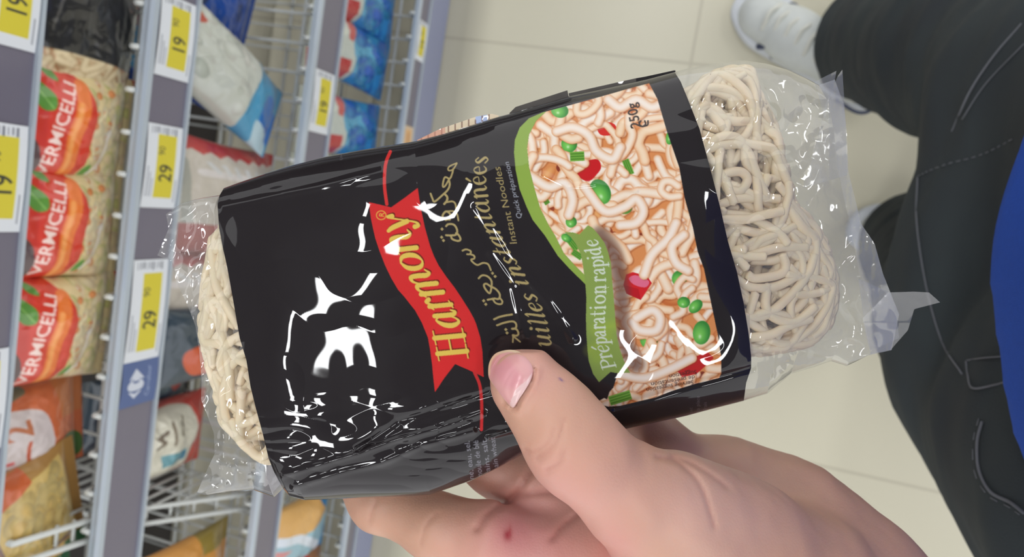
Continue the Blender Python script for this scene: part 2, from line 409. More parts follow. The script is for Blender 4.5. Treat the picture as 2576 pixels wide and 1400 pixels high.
divider(-.475, 'third', .15, .545, .65, 'white wire divider below the red and cream packet on the third shelf')

# ---------------------------------------------------------------- price cards in the rails
def art_price(num, cents, w=240, h=100, white_tail=0):
    a = Art(w, h, (222, 226, 232))
    a.poly([(30, 30), (30+w*.76, 30), (30+w*.76, 84), (30, 84)], (214, 200, 60))
    a.text(num, line_map(w*.32, 76, 1, 0, 52), (60, 60, 50), bold=.01)
    a.text(cents, line_map(w*.64, 52, 1, 0, 26), (95, 90, 60))
    for k in range(9): a.stroke([(w-26+(k*37 % 5), 12+k*8.6), (w-8, 12+k*8.6)], .9+(k % 3)*.7, (95, 98, 110), .8)
    for k in range(3): a.stroke([(34, 8+k*7), (34+w*(.35-.07*k), 8+k*7)], 1.3, (120, 124, 135), .7)
    a.stroke([(20, 92), (w*.35, 92)], 1.6, (110, 114, 125), .6)
    return a
def card(name, ya, yb, pxc, rail, art, aw, ah, label, group=None, cat='price card', zz=(.08, .79), bulge=.0015):
    nm, zt, zb = SHELF[rail]; hgt = zt-zb
    X0 = hitY(pxc, yb, YF)[0]; X1 = hitY(pxc, ya, YF)[0]; z0 = zb+hgt*zz[0]; z1 = zb+hgt*zz[1]
    nu, nv = 180, 70; u, v = np.meshgrid(np.linspace(0, 1, nu), np.linspace(0, 1, nv), indexing='ij')
    X = X0+(X1-X0)*u; Z = z0+(z1-z0)*v; Y = YF-.0022-bulge*np.sin(np.pi*u)
    fr = np.stack([X, Y, Z], -1).reshape(-1, 3); bk = fr+[0, .0004, 0]
    g = grid_faces(nu, nv); col = art.sample(u*aw, (1-v)*ah).reshape(-1, 3)
    per = np.r_[np.arange(nu)*nv, (nu-1)*nv+np.arange(nv), np.arange(nu)[::-1]*nv+nv-1, np.arange(nv)[::-1]]
    n = len(fr); rim = np.stack([per[:-1], per[1:], per[1:]+n, per[:-1]+n], -1); rim = rim[per[:-1] != per[1:]]
    o = obj(name, np.r_[fr, bk], np.concatenate([g, g[:, ::-1]+n, rim]), M_CARD, col=np.r_[col, col])
    return tag(o, label, cat, group)
p19 = art_price('19', '90'); p29 = art_price('29', '90')
card('price_card', -120, 127, 60, 0, p19, 240, 100, 'yellow and white price card reading 19 90, at the upper end of the nearest rail')
card('price_card', 312, 582, 30, 0, p19, 240, 100, 'yellow and white price card reading 19 90 in the middle of the nearest rail')
card('price_card', 873, 1119, 10, 0, p29, 240, 100, 'white price card on the nearest rail beside the red vermicelli packets')
card('price_card', -2, 203, 450, 1, p19, 240, 100, 'price card reading 19 on the second rail below the black noodle packet')
card('price_card', 312, 522, 400, 1, p29, 240, 100, 'price card reading 29 on the second rail beside the upper vermicelli packet')
card('price_card', 652, 905, 360, 1, art_price('29', '90', 280), 280, 100, 'price card reading 29 on the second rail next to the blue shop logo card')
card('price_card', 178, 337, 810, 2, p19, 240, 100, 'small blurred price card on the third rail beside the blue bags')
card('price_card', 52, 158, 1060, 3, p19, 240, 100, 'faint price card on the lowest rail near the floor')
oc = Art(240, 100, (214, 190, 160)); oc.poly([(20, 20), (220, 20), (220, 80), (20, 80)], (222, 176, 120)); oc.stroke([(40, 50), (200, 50)], 6, (170, 120, 100))
card('price_card', 315, 425, 1020, 3, oc, 240, 100, 'orange price card on the lowest rail just above the held noodle bag')
lg = Art(240, 200, (88, 105, 150))                   # shop logo card
WHT = (205, 210, 222)
lg.poly([(40, 75), (78, 112), (78, 100), (66, 76), (78, 50), (78, 40)], WHT)
lg.poly([(92, 38), (112, 32), (132, 44), (142, 60), (128, 60), (122, 70), (122, 84), (130, 96), (142, 96), (132, 112), (112, 122), (92, 116), (84, 98), (82, 76), (84, 54)], WHT, True)
lg.poly([(140, 40), (150, 44), (198, 74), (150, 116), (140, 120), (146, 98), (134, 92), (134, 64), (148, 60)], WHT)
lg.text('Carrefour', line_map(38, 158, 1, 0, 34, 165), (160, 175, 205))
card('logo_card', 905, 1016, 340, 1, lg, 240, 200, 'blue shop card with a white emblem on the second rail', cat='shop card', zz=(.07, .80))

# ---------------------------------------------------------------- packets on the shelves
def pillow(name, art, aw, ah, w_, h_, t_, label, cat='packet', group=None, nu=130, nv=150, crinkle=1.0, seal=.012, clear=None, m=M_PACK, seed=0):
    """a filled film packet: bulging front and back, crimped zigzag seals at both ends; local x width, z height, front at -y"""
    u, v = np.meshgrid(np.linspace(-1, 1, nu), np.linspace(0, 1, nv), indexing='ij')
    sv = np.clip((v*h_-seal)/(h_-2*seal), 0, 1)
    prof = (1-np.abs(u)**2.6)**.5*np.clip(np.sin(np.pi*sv), 0, 1)**.55
    X = u*w_/2*(1-.06*np.sin(np.pi*sv)); Z = v*h_+((v == 0)*1.0-(v == 1)*1.0)*(.0022*(np.arange(nu)[:, None] % 4 < 2))
    nz = noise(X*38+seed*7, Z*38, seed*3.1)*.0035+np.abs(noise(X*90+seed, Z*90, seed))*-.0012+noise(X*16, Z*16, seed*5.)*.004
    d = t_/2*prof+nz*crinkle*np.clip(prof*1.4, 0, 1)+.0004
    d = d+.0006*np.sin(v*h_/.0016*2*math.pi)*((v*h_ < seal) | (v*h_ > h_-seal))
    fr = np.stack([X, -d, Z], -1).reshape(-1, 3); bk = np.stack([X, t_/2*prof+.0004, Z], -1).reshape(-1, 3)
    g = grid_faces(nu, nv); n = len(fr)
    col = art.sample((u+1)/2*aw, (1-v)*ah).reshape(-1, 3)
    per = np.r_[np.arange(nu)*nv, (nu-1)*nv+np.arange(nv), np.arange(nu)[::-1]*nv+nv-1, np.arange(nv)[::-1]]
    rim = np.stack([per[:-1], per[1:], per[1:]+n, per[:-1]+n], -1); rim = rim[per[:-1] != per[1:]]
    me = mesh_data(name, np.r_[fr, bk], np.concatenate([g, g[:, ::-1]+n, rim[:, ::-1]]), m, np.r_[col, col])
    o = bpy.data.objects.new(name, me); COL.objects.link(o)
    return tag(o, label, cat, group)
def place(o, px, py, Y, nm, rot=(0, 0, 0), dz=0.0):
    X = hitY(px, py, Y)[0]; o.location = (X, Y, SZ[nm]+.004+dz); o.rotation_euler = [math.radians(a) for a in rot]; return o
def dup(o, label):
    c = o.copy(); COL.objects.link(c); c['label'] = label; return c
R1 = np.random.RandomState(3)
def blotch(a, x0, x1, y0, y1, cols, n, r0, r1, rs):
    for k in range(n):
        x, y = rs.uniform(x0, x1), rs.uniform(y0, y1); r = rs.uniform(r0, r1); th = rs.uniform(0, 3.1)
        a.ball(x, y, r, r*rs.uniform(.4, .9), th, cols[rs.randint(len(cols))], np.array(cols[rs.randint(len(cols))])*.85)
# red vermicelli packet
va = Art(300, 400, (204, 58, 40))
def vt(pts, fx=False): return [((690-y)/260*300, 24+(x+.11*(y-560)-62)/258*268) for x, y in pts]
va.poly([(0, 0), (300, 0), (300, 40), (0, 60)], (190, 60, 48))
va.poly(vt([(222, 700), (232, 640), (240, 590), (248, 540), (246, 500), (232, 466), (205, 446), (206, 425), (420, 420), (420, 700)]), (226, 204, 152), True)
_rs2 = np.random.RandomState(8)
_sv = va.img.copy()
blotch(va, 0, 300, 190, 395, [(232, 212, 160), (236, 220, 178), (214, 208, 130), (232, 206, 164)], 120, 12, 32, _rs2)
blotch(va, 10, 290, 200, 300, [(226, 130, 60), (232, 150, 90), (222, 214, 196)], 16, 8, 18, _rs2)
_mk = va.mask(vt([(222, 700), (232, 640), (240, 590), (248, 540), (246, 500), (232, 466), (205, 446), (206, 425), (420, 420), (420, 700)]), va._bb(0, 300, 0, 400))[..., None]
_bbv = va._bb(0, 300, 0, 400); va.img = _sv*(1-np.pad(_mk, ((_bbv[2], 400-_bbv[3]), (_bbv[0], 300-_bbv[1]), (0, 0))))+va.img*np.pad(_mk, ((_bbv[2], 400-_bbv[3]), (_bbv[0], 300-_bbv[1]), (0, 0)))
va.stroke(vt([(170, 705), (184, 630), (200, 560), (214, 500), (214, 470)]), 19, (226, 116, 48), soft=4, smooth=6)
va.stroke(vt([(166, 690), (186, 600), (206, 510)]), 7, (238, 156, 86), soft=6, smooth=6)
(_x0, _y0), (_x1, _y1) = vt([(134, 682), (200, 468)])
va.text('VERMICELLI', line_map(_x0, _y0, _x1-_x0, _y1-_y0, 42, math.hypot(_x1-_x0, _y1-_y0)), (242, 216, 206), bold=.014)
va.poly(vt([(92, 472), (120, 480), (148, 502), (146, 530), (122, 536), (100, 512)]), (92, 144, 56), True); va.stroke(vt([(95, 475), (142, 530)]), 1.5, (136, 180, 92))
va.poly(vt([(118, 440), (150, 452), (158, 470), (130, 462)]), (92, 140, 60), True)
va.poly(vt([(60, 580), (86, 586), (108, 606), (116, 636), (110, 668), (94, 688), (60, 694)]), (84, 62, 56), True)
for k in range(7): va.stroke(vt([(92, 680-k*13), (70+(k*5 % 9), 674-k*13), (92, 668-k*13)]), 2.6, (196, 184, 176))
va.poly(vt([(222, 672), (232, 652), (252, 644), (254, 660), (238, 674)]), (96, 152, 60), True)
va.stroke(vt([(250, 668), (275, 645), (300, 605), (312, 560)]), 4, (232, 220, 206), smooth=5)
ver = pillow('vermicelli_packet', va, 300, 400, .109, .135, .05, 'red vermicelli packet with a green leaf, upper one beside the dry noodles', group=None, seed=1)
place(ver, 200, 318, .578, 'second', (-4, 0, -2))
v2 = dup(ver, 'red vermicelli packet in the middle of three, its green leaf and name fully in view'); place(v2, 180, 562, .578, 'second', (-3, 1, 2))
v3 = dup(ver, 'red vermicelli packet lowest of three, next to the orange and white packet'); place(v3, 160, 826, .578, 'second', (-4, 1, -2))
# orange / white packet
oa = Art(300, 400, (206, 108, 66)); oa.poly([(20, 60), (60, 20), (210, 10), (240, 80), (230, 210), (170, 260), (40, 250)], (214, 202, 200), True)
oa.text('2', line_map(150, 200, 1, -.1, 110), (190, 110, 70), bold=.02); oa.text('1', line_map(60, 150, 1, -.1, 80), (210, 90, 90), bold=.02)
oa.stroke([(70, 190), (110, 186), (130, 190)], 6, (200, 90, 60)); oa.poly([(0, 230), (60, 250), (80, 330), (0, 350)], (206, 70, 50), True)
oa.poly([(20, 330), (70, 290), (110, 330), (80, 390), (20, 390)], (70, 110, 50), True); oa.stroke([(236, 20), (290, 190)], 12, (116, 118, 96)); oa.poly([(170, 300), (300, 280), (300, 400), (160, 400)], (200, 120, 70))
op = pillow('soup_packet', oa, 300, 400, .10, .14, .04, 'orange packet with a white panel between the vermicelli and the yellow packet', seed=4)
place(op, 150, 1050, .60, 'second', (-6, -4, 4))
# gold packet
ga = Art(300, 400, (170, 128, 70)); ga.poly([(40, 110), (250, 60), (280, 330), (60, 370)], (206, 176, 104)); 
_rs2 = np.random.RandomState(9); blotch(ga, 70, 250, 120, 330, [(212, 182, 108), (206, 172, 98), (200, 176, 112), (214, 190, 124)], 70, 14, 40, _rs2)
ga.stroke([(40, 110), (250, 60)], 5, (120, 92, 84)); ga.stroke([(40, 110), (60, 370)], 5, (120, 92, 84)); ga.poly([(200, 60), (290, 20), (300, 200), (262, 210)], (200, 96, 50)); ga.poly([(180, 20), (250, 10), (262, 56), (200, 62)], (182, 160, 140), True)
ga.poly([(0, 0), (120, 0), (40, 110), (0, 200)], (196, 104, 60)); ga.ball(70, 60, 50, 26, .6, (212, 150, 60), (176, 96, 30))
for k in range(9): ga.stroke([(30+k*10, 66), (40+k*11, 30)], 1.2, (150, 84, 30))
ga.poly([(0, 300), (40, 300), (40, 400), (0, 400)], (60, 110, 70)); ga.poly([(0, 240), (46, 250), (44, 300), (0, 300)], (204, 160, 60))
gp = pillow('bread_packet', ga, 300, 400, .125, .125, .03, 'golden yellow packet leaning at the lower end of the second shelf', seed=6)
place(gp, 150, 1245, .583, 'second', (-3, -12, 3), .012)
# rainbow striped packet
ra = Art(300, 400, (60, 120, 84)); ra.poly([(0, 0), (90, 0), (110, 400), (0, 400)], (170, 50, 44)); ra.poly([(90, 0), (150, 0), (170, 400), (110, 400)], (206, 160, 70)); ra.stroke([(210, 60), (230, 340)], 14, (120, 170, 150)); ra.poly([(260, 0), (300, 0), (300, 400), (270, 400)], (54, 90, 60))
rp = pillow('sauce_packet', ra, 300, 400, .07, .12, .04, 'red, yellow and green striped packet at the lower left end of the second shelf', seed=8)
place(rp, 120, 1440, .585, 'second', (-3, -12, 0), .012)
# black noodle packet of the same kind on the shelf
ka = Art(400, 240, (34, 34, 36)); ka.poly([(0, 0), (96, 0), (96, 240), (0, 240)], (150, 126, 92)); _rs2 = np.random.RandomState(2)
for k in range(70):
    x, y = _rs2.uniform(0, 90), _rs2.uniform(10, 230); q = [(x+_rs2.uniform(-26, 26), y+_rs2.uniform(-40, 40)) for _ in range(4)]
    q = [(min(a_, 92), b_) for a_, b_ in q]; ka.noodle(q, 6.5, (222, 204, 166), (168, 142, 102))
ka.poly([(92, 0), (400, 0), (400, 240), (92, 240)], (34, 34, 36)); ka.poly([(250, 60), (400, 40), (400, 150), (252, 170)], (200, 50, 44), True)
ka.stroke([(120, 60), (180, 66), (230, 60)], 2, (80, 78, 74)); ka.stroke([(120, 190), (200, 180), (330, 190)], 3, (70, 70, 68)); ka.stroke([(130, 120), (180, 110)], 6, (54, 54, 54))
kp = pillow('noodle_packet', ka, 400, 240, .24, .14, .05, 'black noodle packet lying on the second shelf with dry noodles showing at its end', seed=10, seal=.004)
place(kp, 225, -22, .580, 'second', (-4, 1, -2), .0)
# third shelf: dark blue packets
ba = Art(300, 400, (26, 74, 158)); ba.poly([(0, 30), (60, 0), (300, 0), (300, 90), (150, 130), (0, 120)], (40, 120, 160), True); 
for x in (70, 140, 205): ba.ball(x, 150, 30, 26, 0, (20, 44, 84), (24, 52, 104))
ba.poly([(120, 300), (170, 290), (180, 320), (130, 326)], (20, 56, 120)); ba.stroke([(10, 20), (140, 4)], 4, (150, 160, 190)); ba.poly([(0, 0), (40, 0), (40, 40), (0, 60)], (120, 60, 80))
b1 = pillow('pasta_packet', ba, 300, 400, .14, .21, .05, 'dark blue packet standing at the upper end of the third shelf', seed=12)
place(b1, 660, 72, .66, 'third', (-2, 4, -6), .004)
b2 = dup(b1, 'dark blue packet with a crimped end, lying slanted under the white and blue bag'); place(b2, 690, 225, .70, 'third', (-2, 14, 20), .014)
b3 = dup(b1, 'dark blue packet partly hidden behind the white and blue bag'); place(b3, 660, 340, .78, 'third', (-2, 10, 4), .02)
# white bag with blue end
wa = Art(300, 400, (196, 200, 190)); wa.poly([(0, 270), (90, 250), (200, 262), (300, 250), (300, 400), (0, 400)], (70, 150, 190), True); wa.poly([(40, 320), (140, 300), (200, 330), (180, 400), (60, 400)], (30, 110, 190), True)
wa.poly([(180, 20), (270, 10), (290, 70), (220, 80)], (186, 70, 50), True); wa.poly([(200, 30), (250, 25), (260, 60), (220, 62)], (206, 140, 60), True)
_rs2 = np.random.RandomState(4); blotch(wa, 20, 280, 60, 240, [(206, 210, 200), (190, 196, 184), (216, 216, 206)], 26, 12, 34, _rs2); wa.poly([(0, 330), (60, 300), (60, 380), (0, 390)], (180, 205, 215), True)
wb = pillow('cheese_bag', wa, 300, 400, .105, .215, .065, 'white plastic bag with a blue end leaning across the third shelf', cat='bag', seed=14, crinkle=1.3)
place(wb, 748, 330, .59, 'third', (-5, 27, 8), .026)
# red and white packets
xa = Art(300, 400, (196, 188, 176)); 
for k in range(9): xa.poly([(k*36-10, 60), (k*36+8, 18+(k*29 % 30)), (k*36+30, 60), (k*36+30, 0), (k*36-10, 0)], (180, 50, 50))
xa.poly([(0, 0), (300, 0), (300, 26), (0, 30)], (176, 46, 48)); xa.poly([(150, 200), (290, 186), (300, 270), (160, 280)], (206, 66, 50)); xa.stroke([(60, 90), (80, 300)], 10, (160, 160, 150)); xa.poly([(20, 300), (300, 290), (300, 400), (0, 400)], (150, 48, 46)); xa.stroke([(100, 120), (240, 110)], 12, (214, 208, 204))
for k in range(5): xa.stroke([(110+k*30, 84), (130+k*26, 110)], 6, (206, 206, 204))
xa.img = np.rot90(xa.img, -1)
x1 = pillow('rice_packet', xa, 400, 300, .15, .225, .05, 'red and white packet on the third shelf above the held noodle bag', seed=16)
place(x1, 640, 520, .60, 'third', (-6, 4, 3))
x2 = dup(x1, 'red and white packet further down the third shelf, seen past the clear bag end'); place(x2, 600, 742, .63, 'third', (-4, 0, 0))
da = Art(300, 400, (52, 66, 78)); da.poly([(30, 120), (140, 90), (170, 300), (60, 330)], (200, 84, 44), True); 
for k in range(5): da.stroke([(60, 150+k*26), (140, 140+k*26)], 3, (222, 150, 60))
da.poly([(160, 240), (300, 230), (300, 330), (180, 340)], (34, 74, 96), True); da.poly([(200, 300), (290, 280), (296, 340), (220, 350)], (180, 56, 48), True)
d1 = pillow('spice_packet', da, 300, 400, .10, .19, .05, 'dark teal and orange packet behind the clear end of the held bag', seed=18)
place(d1, 560, 850, .60, 'third', (-3, 0, 5))
d2 = dup(d1, 'dark teal packet next to the red and cream packet on the third shelf'); place(d2, 540, 960, .70, 'third', (-3, 0, -5))
ca = Art(300, 400, (196, 58, 46)); ca.poly([(30, 90), (90, 60), (220, 60), (280, 100), (290, 240), (230, 290), (80, 290), (20, 230)], (212, 208, 190), True); ca.poly([(60, 150), (110, 145), (112, 250), (66, 250)], (96, 150, 160)); ca.ball(86, 232, 20, 18, 0, (60, 130, 160), (50, 110, 140))
ca.stroke([(150, 120), (170, 140), (190, 120), (210, 150)], 7, (110, 96, 80)); ca.stroke([(150, 180), (240, 170)], 5, (120, 104, 84)); ca.stroke([(180, 210), (250, 220)], 5, (110, 96, 70))
c1 = pillow('biscuit_packet', ca, 300, 400, .11, .17, .07, 'red and cream packet on the third shelf just above the wire divider', seed=20, crinkle=1.4)
place(c1, 500, 1065, .665, 'third', (-3, 0, 0), .0)
# orange packet at the bottom edge
ea = Art(300, 400, (212, 150, 74)); ea.text('Bel', line_map(30, 150, 1, -.1, 120), (206, 180, 130), bold=.02); ea.poly([(0, 0), (300, 0), (300, 40), (0, 70)], (176, 84, 60)); ea.poly([(200, 120), (240, 110), (250, 150), (210, 160)], (190, 80, 80), True); ea.ball(120, 280, 70, 50, 0, (222, 176, 90), (200, 130, 60)); ea.poly([(0, 90), (60, 80), (50, 400), (0, 400)], (190, 110, 80)); ea.poly([(250, 260), (300, 250), (300, 400), (240, 400)], (150, 130, 60))
e1 = pillow('couscous_packet', ea, 300, 400, .17, .20, .05, 'orange packet at the lower end of the third shelf behind white wires', seed=22)
place(e1, 600, 1405, .60, 'third', (-3, 2, 2))
# bottom shelf: blue bags with red and white windows
fa = Art(300, 400, (44, 126, 190)); fa.poly([(0, 0), (300, 0), (300, 175), (0, 165)], (186, 192, 184)); fa.poly([(0, 20), (90, 10), (100, 140), (0, 150)], (176, 56, 56)); fa.poly([(200, 130), (300, 120), (300, 180), (190, 178)], (190, 90, 86)); fa.poly([(60, 165), (300, 160), (300, 240), (120, 270)], (84, 160, 196), True)
_rs2 = np.random.RandomState(5); blotch(fa, 20, 280, 190, 380, [(30, 104, 180), (50, 140, 190), (24, 92, 190), (40, 124, 176)], 40, 20, 50, _rs2)
for p_ in ((120, 90), (200, 60), (230, 110)): fa.ball(p_[0], p_[1], 26, 18, .4, (206, 210, 196), (190, 196, 186))
f1 = pillow('frozen_food_bag', fa, 300, 400, .098, .245, .05, 'glossy blue bag with a red and white window, first on the bottom shelf', cat='bag', seed=24, crinkle=1.8)
place(f1, 930, 10, .592, 'bottom', (-4, 0, 2))
f2 = dup(f1, 'glossy blue bag with a red and white window, second on the bottom shelf'); place(f2, 930, 165, .592, 'bottom', (-4, 2, -2))
f3 = dup(f1, 'glossy blue bag with a red and white window, third on the bottom shelf'); place(f3, 930, 330, .592, 'bottom', (-4, -2, 1))
f4 = dup(f1, 'glossy blue bag with a red and white window, hidden mostly by the held bag'); place(f4, 930, 490, .592, 'bottom', (-4, 1, 3))
ha = Art(300, 400, (150, 186, 200)); ha.poly([(150, 60), (300, 40), (300, 300), (190, 330)], (222, 172, 100), True); ha.stroke([(30, 330), (150, 160), (170, 60)], 20, (216, 224, 234)); ha.poly([(0, 330), (120, 340), (100, 400), (0, 400)], (60, 140, 190)); ha.poly([(0, 40), (40, 30), (40, 200), (0, 220)], (70, 130, 110)); ha.poly([(80, 60), (130, 50), (110, 130)], (210, 140, 140)); ha.poly([(230, 320), (300, 300), (300, 400), (220, 400)], (50, 120, 170), True)
h1 = pillow('snack_packet', ha, 300, 400, .12, .20, .05, 'light blue, white and orange packet on the bottom shelf below the index finger', seed=26)
place(h1, 820, 1290, .59, 'bottom', (-4, 2, 0))
ia = Art(300, 400, (150, 104, 70)); ia.poly([(140, 40), (200, 30), (210, 330), (150, 330)], (58, 120, 84)); ia.poly([(200, 30), (300, 20), (300, 250), (230, 260)], (200, 60, 50), True); ia.poly([(240, 40), (280, 40), (280, 160), (250, 160)], (160, 140, 190), True); ia.poly([(210, 200), (260, 220), (240, 340), (206, 300)], (220, 160, 50), True); ia.ball(80, 260, 60, 50, .3, (200, 140, 100), (170, 100, 70))
i1 = pillow('spice_packet', ia, 300, 400, .12, .20, .05, 'red, green and brown packet at the very end of the bottom shelf', seed=28)
place(i1, 800, 1425, .59, 'bottom', (-4, 0, 2))
# ---------------------------------------------------------------- signed-distance modelling for bodies and clothes
def smin(a, b, k):
    h = np.clip(.5+.5*(b-a)/k, 0, 1); return b*(1-h)+a*h-k*h*(1-h)
def cone(p, a, b, ra, rb, sq=None):
    a = np.asarray(a, float); b = np.asarray(b, float); d = b-a
    h = np.clip(((p-a)@d)/(d@d+1e-12), 0, 1); q = p-a-h[..., None]*d
    if sq is not None: q = q*np.asarray(sq)
    return np.sqrt((q*q).sum(-1))-(ra+(rb-ra)*h)
def surface_nets(fn, lo, hi, h):
    ax = [np.arange(lo[i], hi[i]+h, h) for i in range(3)]; n = [len(a) for a in ax]
    Fv = np.empty(n, np.float32)
    YY, ZZ = np.meshgrid(ax[1], ax[2], indexing='ij')
    for i in range(0, n[0], 12):
        xs = ax[0][i:i+12]; X = np.broadcast_to(xs[:, None, None], (len(xs),)+YY.shape)
        Fv[i:i+12] = fn(np.stack([X, np.broadcast_to(YY, X.shape), np.broadcast_to(ZZ, X.shape)], -1))
    Fv[0] = Fv[-1] = 1; Fv[:, 0] = Fv[:, -1] = 1; Fv[:, :, 0] = Fv[:, :, -1] = 1
    S = Fv < 0
    c = np.zeros([k-1 for k in n], np.int8)
    for a in (0, 1):
        for b in (0, 1):
            for d in (0, 1): c += S[a:n[0]-1+a, b:n[1]-1+b, d:n[2]-1+d]
    act = (c > 0) & (c < 8); idx = -np.ones(act.shape, np.int64); I = np.argwhere(act); idx[act] = np.arange(len(I))
    pos = np.zeros((len(I), 3)); cnt = np.zeros(len(I))
    cor = [(a, b, d) for a in (0, 1) for b in (0, 1) for d in (0, 1)]
    for u in cor:
        for k in range(3):
            if u[k]: continue
            v = list(u); v[k] = 1
            f0 = Fv[I[:, 0]+u[0], I[:, 1]+u[1], I[:, 2]+u[2]]; f1 = Fv[I[:, 0]+v[0], I[:, 1]+v[1], I[:, 2]+v[2]]
            m = (f0 < 0) != (f1 < 0); t = np.where(m, f0/(f0-f1+1e-20), 0); q = np.tile(np.array(u, float), (len(I), 1)); q[:, k] += t
            pos += q*m[:, None]; cnt += m
    V = (I+pos/cnt[:, None])*h+np.array([a[0] for a in ax])
    Fs = []
    for k in range(3):
        a, b = [(1, 2), (2, 0), (0, 1)][k]
        sl0 = [slice(None)]*3; sl1 = [slice(None)]*3; sl0[k] = slice(0, -1); sl1[k] = slice(1, None)
        s0, s1 = S[tuple(sl0)], S[tuple(sl1)]
        E = np.argwhere(s0 != s1); E = E[(E[:, a] > 0) & (E[:, b] > 0) & (E[:, a] < n[a]-1) & (E[:, b] < n[b]-1)]
        e = lambda da, db: idx[tuple((E-np.eye(3, dtype=int)[a]*da-np.eye(3, dtype=int)[b]*db).T)]
        q = np.stack([e(1, 1), e(0, 1), e(0, 0), e(1, 0)], -1); fl = s0[tuple(E.T)]
        Fs.append(np.where(fl[:, None], q, q[:, ::-1]))
    return V, np.concatenate(Fs)
def relax(V, Fq, it=2, lam=.5):
    e = np.concatenate([Fq[:, [0, 1]], Fq[:, [1, 2]], Fq[:, [2, 3]], Fq[:, [3, 0]]]); e = np.concatenate([e, e[:, ::-1]])
    n = np.bincount(e[:, 0], minlength=len(V))[:, None]
    for _ in range(it):
        A_ = np.stack([np.bincount(e[:, 0], V[e[:, 1], k], minlength=len(V)) for k in range(3)], -1)/np.maximum(n, 1)
        V = V+lam*(A_-V)
    return V
def cam2w(c): return np.asarray(c)@RC.T+CAMP
def CP(px, py, z): return np.array([(px-1288)/F*z, (py-700)/F*z, z])       # camera-space metres
def march(fn, d, t0, t1, steps=260):
    """first hit of rays from the camera position with world/camera directions d (n,3)"""
    ts = np.linspace(t0, t1, steps); n = len(d); t = np.full(n, np.nan); prev = np.full(n, 1.0)
    for a in ts:
        f = fn(d*a); m = np.isnan(t) & (f < 0) & (prev > 0); t[m] = a; prev = f
    dt = ts[1]-ts[0]; lo = t-dt; hi = t.copy()
    for _ in range(12):
        mid = (lo+hi)/2; f = fn(d*mid[:, None]); hi = np.where(f < 0, mid, hi); lo = np.where(f < 0, lo, mid)
    return hi

# ---------------------------------------------------------------- the shopper: clothes
M_JEAN = mat('black_denim', (54, 58, 62), rough=.85, noise_amt=.5, noise_scale=7, col2=(68, 78, 78), bump=.35, bump_scale=900, spec=.2)
M_SHIRT = mat('blue_jersey', (40, 88, 196), rough=.8, noise_amt=.08, noise_scale=400, bump=.4, bump_scale=1500, spec=.15)
M_STITCH = mat('grey_stitching', (104, 106, 112), rough=.8)
M_SHOE = mat('white_leather', (206, 210, 206), rough=.5, noise_amt=.08, noise_scale=40)
M_SOLE = mat('white_rubber', (212, 216, 220), rough=.45, noise_amt=.05, noise_scale=30)
M_NAVY = mat('navy_trim', (62, 70, 96), rough=.6)
M_LACE = mat('shoe_lace', (214, 214, 204), rough=.8)
person = empty('person', (0, -.3, 0), 'person in black jeans, blue top and white trainers holding a noodle bag, seen from above', 'person')
def f_jeans(p):
    X, Y, Z = p[..., 0], p[..., 1], p[..., 2]
    d = cone(p, (-.068, -.285, .93), (.095, -.285, .93), .120, .122)
    d = smin(d, cone(p, (-.03, -.265, .74), (.12, -.26, .74), .118, .112), .06)
    d = smin(d, cone(p, (-.045, -.285, 1.05), (.065, -.285, 1.05), .115, .115), .05)
    L = smin(cone(p, (-.096, -.285, .90), (-.052, -.285, .52), .119, .090), cone(p, (-.052, -.285, .52), (.03, -.34, .06), .088, .092), .03)
    Rr = smin(cone(p, (.095, -.285, .90), (.225, -.225, .50), .108, .088), cone(p, (.225, -.225, .50), (.335, -.205, .07), .086, .092), .03)
    d = smin(d, smin(L, Rr, .025), .04)
    wr = noise(X*9, Y*9, Z*22)*.007+noise(X*22, Y*22, Z*60)*.0028
    d = d+wr
    d = np.maximum(d, .055+.0-Z)            # hems
    return d
V, Fq = surface_nets(f_jeans, (-.28, -.52, .04), (.50, -.08, 1.09), .0072)
V = relax(V, Fq, 2)
V = np.concatenate([V]); jeans = obj('jeans', V, Fq, M_JEAN, person)
def seam(name, pts, r, parent, lift=.0008, fn=None, t0=.2, t1=1.45, m=None, dashed=0):
    r = r*.55; p = cr(pts, 8); d = np.stack([(p[:, 0]-1288)/F, (p[:, 1]-700)/F, np.ones(len(p))], -1)@RC.T
    f = (lambda q: fn(q+CAMP)); t = march(f, d, t0, t1); ok = ~np.isnan(t); w_ = (d*(t-lift)[:, None]+CAMP)[ok]
    if len(w_) < 3: return
    parts = []
    if dashed:
        q = along(w_, max(4, int(np.linalg.norm(np.diff(w_, axis=0), axis=1).sum()/dashed))) 
        q = np.stack([np.interp(np.linspace(0, 1, len(q)), np.linspace(0, 1, len(w_)), w_[:, k]) for k in range(3)], -1)
        for i in range(0, len(q)-1, 2): parts.append(tube(np.array([q[i], (q[i]+q[i+1])/2+(q[i]-CAMP)*-.0006, q[i+1]]), r, 5))
    else: parts.append(tube(w_, r, 6))
    v, f_ = joinm(parts); return obj(name, v, f_, m or M_STITCH, parent)
seam('fly_stitching', [(2310, 442), (2340, 428), (2390, 410), (2450, 395), (2500, 375), (2545, 350)], .0008, jeans, fn=f_jeans, dashed=.004)
seam('side_seam', [(2395, 330), (2440, 230), (2500, 140), (2570, 60)], .0014, jeans, fn=f_jeans)
seam('side_seam', [(2420, 300), (2480, 210), (2576, 110)], .0009, jeans, fn=f_jeans)
seam('leg_seam', [(2308, 445), (2306, 560), (2330, 720), (2370, 860), (2420, 940)], .0012, jeans, fn=f_jeans)
seam('pocket_edge', [(2470, 1060), (2458, 1110), (2462, 1180), (2490, 1235), (2540, 1262), (2576, 1290)], .0015, jeans, fn=f_jeans)
seam('pocket_stitching', [(2462, 1052), (2448, 1110), (2452, 1190), (2486, 1246), (2538, 1274), (2576, 1302)], .0006, jeans, fn=f_jeans, dashed=.004)
